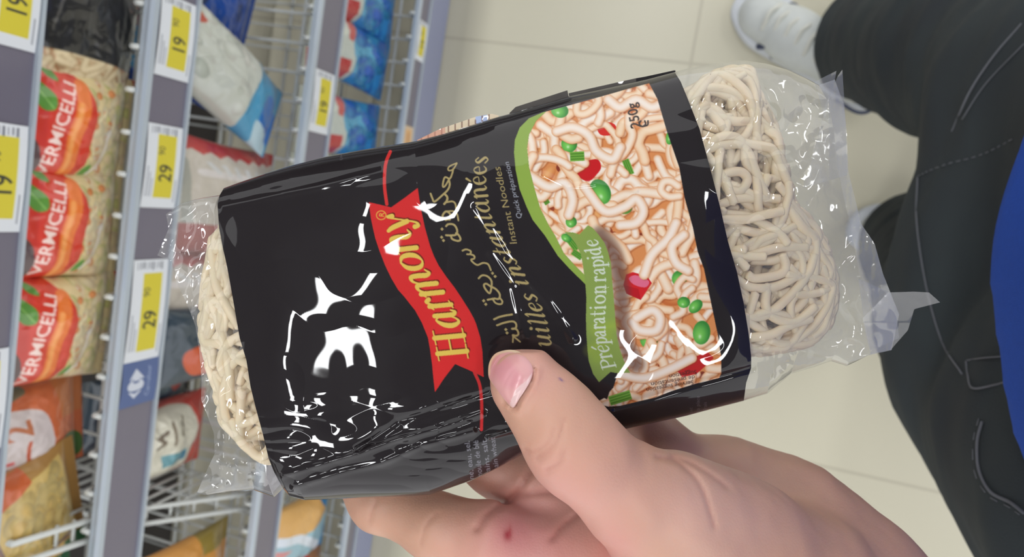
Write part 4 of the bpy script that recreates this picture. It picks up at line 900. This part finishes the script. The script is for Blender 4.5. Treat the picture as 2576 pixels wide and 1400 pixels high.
Vb = P(XB[..., 0], XB[..., 1], BZ).reshape(-1, 3); Cb = back.sample(XB[..., 0], XB[..., 1]).reshape(-1, 3)
obj('printed_wrapper', np.r_[Vf, Vb], np.r_[grid_faces(NU, NV), grid_faces(nu2, nv2)[:, ::-1]+len(Vf)], M_PRINT, bag, col=np.r_[Cf, Cb])
# strips of the back panel and the seam flap that stick out past the upper edge
def strip(name, x0, x1, off, n=160, m=14):
    xs = np.linspace(x0, x1, n); T_ = np.array(TOPE); yt = np.interp(xs, T_[:, 0], T_[:, 1]); o_ = np.interp(xs, *off)
    v_ = np.linspace(-.6, 1, m)[None]; X = np.repeat(xs[:, None], m, 1)-v_*o_[:, None]*.25; Y = yt[:, None]+3-v_*(o_[:, None]+3)
    Zs = ZB+.0012+noise(X/40., Y/40., 6.)*.0006+0*v_
    V = P(X, Y, Zs).reshape(-1, 3); obj(name, V, grid_faces(n, m), M_PRINT, bag, col=back.sample(X, Y).reshape(-1, 3))
strip('back_panel_edge', 1050, 1255, ([1050, 1110, 1200, 1240, 1255], [2, 13, 16, 11, 3]))
strip('seam_flap', 1282, 1431, ([1282, 1300, 1431], [2, 12, 15]))
strip('seam_flap', 1432, 1700, ([1432, 1600, 1700], [7, 8, 4]))
# clear film ends
def film_part(name, T, B, Lc, Rc, nu, nv, zf, mat_, both=True, seed=0.):
    s = np.linspace(0, 1, nu); t = np.linspace(0, 1, nv); XY = coons(T, B, Lc, Rc, s, t); X, Y = XY[..., 0], XY[..., 1]
    V = [P(X, Y, zf(X, Y, t[None], -1)).reshape(-1, 3)]; Fc = [grid_faces(nu, nv)]
    if both: V.append(P(X, Y, zf(X, Y, t[None], 1)).reshape(-1, 3)); Fc.append(grid_faces(nu, nv)[:, ::-1]+nu*nv)
    return obj(name, np.concatenate(V), np.concatenate(Fc), mat_, bag)
def crum(X, Y, sd, a=1.0):
    a = a*1.15
    return a*(-np.abs(noise(X/90.+sd, Y/75., sd))*.0014-np.abs(noise(X/42., Y/46.+sd, sd+3))*.00055+noise(X/150., Y/120., sd+5)*.0026)
def zfilm(sd, edge_x):
    def f(X, Y, t, side):
        k = np.clip(profile(t)*1.4, .05, 1); base = thick(X)*profile(t)
        near = np.clip(np.abs(X-edge_x(Y))/70, 0, 1)
        w_ = wrinkle(X, Y)*(1-near)+crum(X, Y, sd+side)*near
        return ZB+side*base+w_*k+side*.0003
    return f
R_end = [(2060, 214), (2085, 260), (2098, 330), (2108, 430), (2128, 520), (2146, 600), (2160, 680), (2180, 740), (2200, 800), (2215, 850), (2185, 893)]
film_part('clear_film', [(1696.7, 181), (1730, 172), (1800, 160), (1870, 151), (1930, 160), (1980, 175), (2030, 198), (2060, 214)], [(1871, 1008), (1930, 990), (1990, 940), (2050, 922), (2090, 908), (2130, 920), (2185, 893)], RIGE, R_end, 300, 420,
          zfilm(2.7, lambda y: np.interp(y, [180, 1008], [1697, 1890])), M_FILM)
L_end = [(418, 538), (424, 575), (396, 642), (430, 655), (444, 710), (470, 762), (492, 820), (501, 880), (507, 960), (506, 1005), (520, 1040), (538, 1090), (540, 1140), (512, 1200), (495, 1240)]
film_part('clear_film', [(418, 538), (455, 512), (500, 499), (553, 490), (563, 473)], [(495, 1240), (520, 1245), (570, 1238), (640, 1232), (690, 1250), (712, 1228)], L_end, LEFE, 140, 420,
          zfilm(6.1, lambda y: np.interp(y, [470, 1228], [552, 712])), M_FILM)
S_out = [(2100, 200), (2122, 260), (2130, 330), (2134, 430), (2150, 495), (2166, 562), (2200, 612), (2222, 690), (2240, 735), (2262, 790), (2243, 880)]
def zseal(X, Y, t, side): return ZB+side*.0004+np.sin(X/2.6)*.00003+crum(X, Y, 11.3, .9)+noise(X/14, Y/14, 4.)*.00012
film_part('crimped_seal', [(2060, 214), (2100, 200)], [(2185, 893), (2243, 880)], R_end, S_out, 60, 460, zseal, M_SEAL)
def ear(pts, z0, sd, bend):
    T, B, Lc, Rc = pts
    return film_part('folded_corner', T, B, Lc, Rc, 60, 90, lambda X, Y, t, side: z0+crum(X, Y, sd, .8)+bend(X, Y), M_SEAL, both=False)
ear(([(2048, 206), (2104, 178)], [(2075, 300), (2085, 250)], [(2048, 206), (2062, 250), (2075, 300)], [(2104, 178), (2098, 215), (2085, 250)]), ZB-.004, 3.1, lambda X, Y: (X-2050)*.00003)
ear(([(2108, 190), (2119, 175)], [(2020, 474), (2131, 440)], [(2108, 190), (2078, 260), (2050, 370), (2020, 474)], [(2119, 175), (2127, 300), (2131, 440)]), ZB-.008, 8.4, lambda X, Y: np.abs(X-2085)*.00006)
ear(([(2170, 800), (2234, 735), (2300, 733), (2337, 735)], [(2190, 890), (2240, 880), (2284, 830), (2300, 777), (2365, 760)], [(2170, 800), (2180, 850), (2190, 890)], [(2337, 735), (2365, 760)]), ZB-.010, 5.5, lambda X, Y: np.abs(Y-810)*.00007)
ear(([(2160, 700), (2238, 735)], [(2190, 880), (2262, 850)], [(2160, 700), (2172, 800), (2190, 880)], [(2238, 735), (2255, 790), (2262, 850)]), ZB-.005, 15.5, lambda X, Y: (X-2200)*.00005)
# dry noodles inside the bag
def in_poly(x, y, p):
    c = False
    for (xa, ya), (xb, yb) in zip(p, p[1:]+p[:1]):
        if (ya > y) != (yb > y) and x < (y-ya)*(xb-xa)/(yb-ya)+xa: c = not c
    return c
zoneR = [(1715, 240), (1770, 200), (1830, 172), (1890, 175), (1905, 230), (1942, 300), (1968, 370), (1985, 450), (1998, 520), (2045, 560), (2080, 620), (2098, 690), (2102, 760), (2085, 820), (2040, 862), (1960, 880), (1900, 890), (1850, 890), (1790, 600)]
zoneL = [(566, 560), (535, 600), (520, 660), (512, 740), (505, 820), (515, 880), (530, 940), (545, 1000), (560, 1060), (600, 1110), (650, 1150), (700, 1160), (690, 1000), (640, 760), (610, 600)]
rk = np.random.RandomState(21); parts = []
def noodle3(q, z, r=.00150):
    q = cr(np.c_[np.asarray(q, float), np.asarray(z, float)], 9); parts.append(tube(P(q[:, 0], q[:, 1], q[:, 2]), r, 9))
def fill(zone, n, ydir, zr, step, r):
    xs = [p_[0] for p_ in zone]; ys = [p_[1] for p_ in zone]; k = 0
    while k < n:
        x, y = rk.uniform(min(xs), max(xs)), rk.uniform(min(ys), max(ys))
        if not in_poly(x, y, zone): continue
        a = rk.choice([0, math.pi])+rk.normal(0, .7)+ydir; cv = rk.normal(0, .28); q = [(x, y)]; depth = (k/n); z0 = ZB+zr[1]-(zr[1]-zr[0])*depth
        for i in range(rk.randint(6, 17)):
            for tr_ in range(8):
                aa = a+cv*.8+rk.normal(0, .13)+tr_*.55*(1 if cv > 0 else -1); nx, ny = x+math.cos(aa)*step, y+math.sin(aa)*step
                if in_poly(nx, ny, zone): break
            else: break
            a = aa; x, y = nx, ny; q.append((x, y))
            if rk.rand() < .15: cv = rk.normal(0, .25)
        if len(q) < 4: continue
        edge = np.array([min(1, .25+min(abs(px_-min(xs)), abs(max(xs)-px_))/80) for px_, _ in q])
        zz = cr(np.c_[np.zeros(5), rk.normal(0, .13, 5)], 12)[:, 1]; zz = np.interp(np.linspace(0, 1, len(q)), np.linspace(0, 1, len(zz)), zz)+1.0-2.0*depth
        q_ = np.array(q); T_ = np.array([(540, 480)]+TOPE+[(1870, 152), (2060, 215)]); B_ = np.array([(495, 1240)]+BOTE+[(2050, 922), (2130, 920)])
        yt = np.interp(q_[:, 0], T_[:, 0], T_[:, 1]); yb = np.interp(q_[:, 0], B_[:, 0], B_[:, 1]); tt = np.clip((q_[:, 1]-yt)/(yb-yt), 0, 1)
        lim = np.maximum(thick(q_[:, 0])*profile(tt)*.84-.0022, .0004); zz = ZB+np.clip(zz, -1.12, 1.0)*lim
        noodle3(q, zz, r*rk.uniform(.9, 1.08)); k += 1
fill(zoneR, 310, .25, (-.0125, .0095), 30, .00142)
fill(zoneL, 75, 1.45, (-.007, .006), 30, .00145)
for q in ([(1745, 400), (1790, 372), (1850, 362), (1920, 368), (1950, 385), (1985, 470)], [(1800, 520), (1850, 500), (1900, 498), (1960, 500)], [(1790, 480), (1822, 440), (1862, 432), (1880, 452), (1862, 480), (1830, 474), (1826, 448)], [(1770, 390), (1800, 350), (1850, 345), (1880, 380), (1900, 430), (1930, 500)], [(1850, 660), (1900, 640), (1960, 622), (2030, 622)], [(1870, 800), (1930, 790), (1990, 740), (2030, 690), (2050, 640)], [(1850, 700), (1890, 722), (1950, 720), (2010, 690)], [(1930, 715), (1926, 770), (1950, 800), (2000, 810), (2050, 770)], [(1880, 690), (1900, 700), (1960, 690), (1976, 670), (1968, 640)], [(1880, 850), (1940, 840), (1980, 820), (2040, 800)]):
    zq = np.array([ZB-thick(a_)*.74+.0015 for a_, _ in q]); noodle3(q, zq, .00148)
v, f = joinm(parts)
nd = obj('dry_noodles', v, f, M_NOOD, None, origin=P(1900, 600, ZB)); tag(nd, 'tangle of dry cream wheat noodles packed inside the held clear bag', 'noodles', kind='stuff')
# ---------------------------------------------------------------- the hand and forearm (one continuous surface), modelled in camera-aligned metres
def rc(px, z): return px*z/F
THUMB = [((1322, 962), .2085, 92), ((1392, 1042), .2065, 97), ((1440, 1108), .2060, 103), ((1500, 1172), .2080, 101), ((1585, 1245), .2130, 118)]
THENAR = [((1585, 1245), .2130, 118), ((1700, 1318), .222, 158), ((1830, 1395), .232, 186), ((1990, 1500), .240, 200)]
HYPO = [((1660, 1190), .274, 92), ((1810, 1250), .275, 138), ((1960, 1345), .274, 182), ((2090, 1460), .268, 212)]
PALM = [((1330, 1440), .248, 118), ((1500, 1400), .252, 140), ((1700, 1400), .256, 150)]
INDEX = [((1395, 1430), .246, 122), ((1240, 1362), .247, 92), ((1110, 1330), .252, 80), ((955, 1255), .262, 72), ((880, 1150), .268, 64), ((830, 1060), .268, 56)]
MIDDLE = [((1500, 1370), .256, 110), ((1360, 1230), .262, 88), ((1250, 1165), .268, 78), ((1110, 1060), .272, 72), ((1040, 960), .272, 62)]
RING = [((1600, 1330), .262, 108), ((1500, 1180), .270, 84), ((1380, 1080), .274, 76), ((1260, 960), .275, 66), ((1200, 880), .274, 60)]
PINKY = [((1700, 1290), .268, 96), ((1668, 1132), .270, 74), ((1560, 1010), .272, 66), ((1470, 930), .272, 56)]
ARM = [((1990, 1500), .250, 225), ((2230, 1640), .262, 205), ((2700, 1950), .300, 230)]
def chain(p, ch, k=.004):
    d = None
    for (a, za, ra), (b, zb_, rb) in zip(ch[:-1], ch[1:]):
        e = cone(p, CP(*a, za), CP(*b, zb_), rc(ra, za), rc(rb, zb_)); d = e if d is None else smin(d, e, k)
    return d
def crease(p, pts, z, w_, dep, zr=.012):
    """shallow fold in the skin along a line given in picture position, limited to the front surface"""
    q = cr(pts, 5); px = p[..., 0]/p[..., 2]*F+1288; py = p[..., 1]/p[..., 2]*F+700; d = np.full(px.shape, 1e9)
    for (a, b), (c, e) in zip(q[:-1], q[1:]):
        L2 = (c-a)**2+(e-b)**2+1e-9; h = np.clip(((px-a)*(c-a)+(py-b)*(e-b))/L2, 0, 1); d = np.minimum(d, np.hypot(px-a-h*(c-a), py-b-h*(e-b)))
    return dep*np.exp(-(d/w_)**2)*(np.abs(p[..., 2]-z) < zr)
def f_hand(p):
    th = chain(p, THUMB, .006); tn = chain(p, THENAR, .012); hy = chain(p, HYPO, .012); pa = chain(p, PALM, .01)
    deep = smin(hy, pa, .010); deep = smin(deep, cone(p, CP(1720, 1350, .268), CP(1960, 1450, .268), .019, .024), .010)
    body = smin(tn, deep, .0035); body = smin(body, chain(p, ARM, .02), .012)
    d = smin(body, th, .006)
    fing = [chain(p, INDEX, .005), chain(p, MIDDLE, .005), chain(p, RING, .005), chain(p, PINKY, .005)]
    fg = fing[0]
    for e in fing[1:]: fg = smin(fg, e, .0022)
    d = smin(d, fg, .007)
    # ball of the thumb tip and bony joint
    d = smin(d, cone(p, CP(1478, 1150, .2065), CP(1420, 1150, .2075), .0105, .0085), .006)
    n3 = noise(p[..., 0]*90, p[..., 1]*90, p[..., 2]*90)*.0005+noise(p[..., 0]*240, p[..., 1]*240, p[..., 2]*240)*.00012
    return d+n3
RIDGE = [(1352, 930), (1346, 962), (1322, 1002), (1300, 1038), (1276, 1022)]
CREASES = [(RIDGE, .205, 8, -.0010), ([(1344, 925), (1335, 962), (1312, 998), (1293, 1026), (1268, 1006)], .205, 5, .0012), ([(1395, 1075), (1380, 1110), (1345, 1135), (1322, 1128)], .20, 6, .0006), ([(1418, 1052), (1410, 1090), (1385, 1128), (1350, 1150)], .20, 6, .0006), ([(1420, 1135), (1405, 1165), (1375, 1180)], .20, 6, .0007),
           ([(1650, 1150), (1700, 1160), (1745, 1195), (1768, 1230), (1785, 1280), (1798, 1325)], .207, 6, .0008), ([(1690, 1148), (1740, 1165), (1790, 1195), (1830, 1225)], .207, 7, .0006),
           ([(1390, 1355), (1420, 1320), (1475, 1278)], .235, 7, .0012), ([(1060, 1365), (1072, 1320), (1100, 1290)], .24, 5, .0005), ([(930, 1310), (936, 1280), (950, 1250)], .25, 5, .0005),
           ([(1200, 1330), (1230, 1290), (1290, 1250), (1340, 1180)], .24, 9, .0012), ([(1290, 1250), (1330, 1240), (1400, 1235), (1440, 1242)], .245, 10, .0012)]
def f_hand2(p):
    d = f_hand(p)
    for pts, z, w_, dep in CREASES: d = d+crease(p, pts, z, w_, dep, .02)
    return d
VOX = .0008
def grown():
    lo = np.array([CP(760, 700, .28)[0], CP(1000, 830, .28)[1], .180]); hi = np.array([CP(2500, 700, .30)[0], CP(1000, 1860, .28)[1], .312])
    return surface_nets(f_hand2, lo, hi, VOX)
def line_d(px, py, pts):
    d = np.full(px.shape, 1e9); q = cr(pts, 5)
    for (a, b), (c, e) in zip(q[:-1], q[1:]):
        L2 = (c-a)**2+(e-b)**2+1e-9; h = np.clip(((px-a)*(c-a)+(py-b)*(e-b))/L2, 0, 1); d = np.minimum(d, np.hypot(px-a-h*(c-a), py-b-h*(e-b)))
    return d
V, Fq = grown(); V = relax(V, Fq, 2, .45)
px = V[:, 0]/V[:, 2]*F+1288; py = V[:, 1]/V[:, 2]*F+700
skin = np.array(s2l((202, 156, 132)))[None].repeat(len(V), 0)
def tint(mask, c):
    global skin
    skin = skin*(1-mask[:, None])+s2l(c)[None]*mask[:, None]
gs = lambda cx, cy, r: np.exp(-(((px-cx)**2+(py-cy)**2)/r**2))
nn = noise(V[:, 0]*60, V[:, 1]*60, V[:, 2]*60)
tint(np.clip(gs(1350, 1360, 190)*.8+nn*.1, 0, 1), (216, 150, 146)); tint(gs(1550, 1390, 60)*.4, (212, 130, 130)); tint(gs(1330, 930, 90)*.4, (218, 156, 150))
tint(np.clip(gs(1800, 1300, 170)*.5+nn*.1, 0, 1), (220, 178, 164)); tint(gs(1290, 1330, 60)*.5, (200, 120, 128))
tint(np.exp(-((px-1276)/9)**2-((py-1345)/14)**2)*.95, (158, 40, 54)); tint(np.exp(-((px-1284)/4)**2-((py-1338)/17)**2)*.8, (170, 60, 66))
tint(np.exp(-(((px-1411)*.8+(py-954)*.6)/7)**2-(((px-1411)*-.6+(py-954)*.8)/2.5)**2)*.9, (84, 58, 130))
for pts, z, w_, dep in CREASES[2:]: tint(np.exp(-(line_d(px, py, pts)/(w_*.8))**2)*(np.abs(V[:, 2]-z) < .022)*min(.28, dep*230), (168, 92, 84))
M_SKIN = mat('skin', attr=True, rough=.42, sss=.25, spec=.4, bump=.12, bump_scale=1400)
hand_o = obj('body', cam2w(V), Fq, M_SKIN, person, col=skin)
# thumbnail: a thin curved plate seated on the thumb
NAIL = cr([(1228, 935), (1232, 908), (1249, 887), (1284, 879), (1314, 888), (1335, 912), (1341, 940), (1330, 966), (1308, 1000), (1291, 1025), (1268, 1004), (1246, 974), (1232, 955)], 7, True)
cen = NAIL.mean(0); rr = np.linspace(0, 1, 44)[:, None, None]; pp = (cen+(NAIL-cen)[None]*rr).reshape(-1, 2); n = len(NAIL)
# smooth plate: fit a quadratic to the thumb surface below it, so that the plate is flatter than the skin
dirs = np.stack([(pp[:, 0]-1288)/F, (pp[:, 1]-700)/F, np.ones(len(pp))], -1)
tz = march(lambda q: chain(q, THUMB, .006), dirs, .17, .24); ok = ~np.isnan(tz)
ux = (pp[:, 0]-cen[0])/60; uy = (pp[:, 1]-cen[1])/60; B_ = np.stack([np.ones_like(ux), ux, uy, ux*ux, ux*uy, uy*uy], -1); co = np.linalg.lstsq(B_[ok], tz[ok], rcond=None)[0]
zf = B_@co; rad = np.repeat(np.linspace(0, 1, 44), n); zf = zf-.0003*(1-rad**6)+.0004*rad**8
tz2 = np.where(ok, tz, zf); zf = np.minimum(zf, tz2-.0003*(1-rad**8)+.0002*rad**8)
Vn = cam2w(dirs*zf[:, None]); Fn = []
for i in range(43):
    for j in range(n): Fn.append([i*n+j, i*n+(j+1) % n, (i+1)*n+(j+1) % n, (i+1)*n+j])
na = Art(180, 220, (218, 160, 158), 1190, 840, 2.0)
na.stroke([(1262, 925), (1285, 950)], 26, (210, 138, 148), al=.5, soft=30)
na.poly([(1340, 940), (1322, 958), (1300, 976), (1288, 1000), (1283, 1024), (1300, 1040), (1345, 980)], (228, 196, 192), smooth=True, al=.85)
na.stroke([(1228, 940), (1231, 912), (1248, 889), (1284, 880), (1312, 888)], 5, (228, 200, 168), soft=5, smooth=6); na.stroke([(1226, 950), (1228, 915), (1246, 886), (1284, 876), (1316, 884)], 2.2, (206, 164, 130), soft=3, smooth=6)
na.stroke([(1228, 950), (1250, 985), (1272, 1012), (1290, 1030)], 3, (214, 172, 146), soft=4, smooth=6); na.stroke([(1343, 936), (1333, 966), (1310, 1002), (1292, 1028)], 2.2, (176, 112, 100), soft=4, smooth=6)  # darker base stroke paints the shade where the skin folds over the nail
nc = na.sample(pp[:, 0], pp[:, 1])
M_NAIL = mat('fingernail', attr=True, rough=.28, coat=.3, coat_r=.2, sss=.1)
obj('thumbnail', Vn, Fn, M_NAIL, hand_o, col=nc)
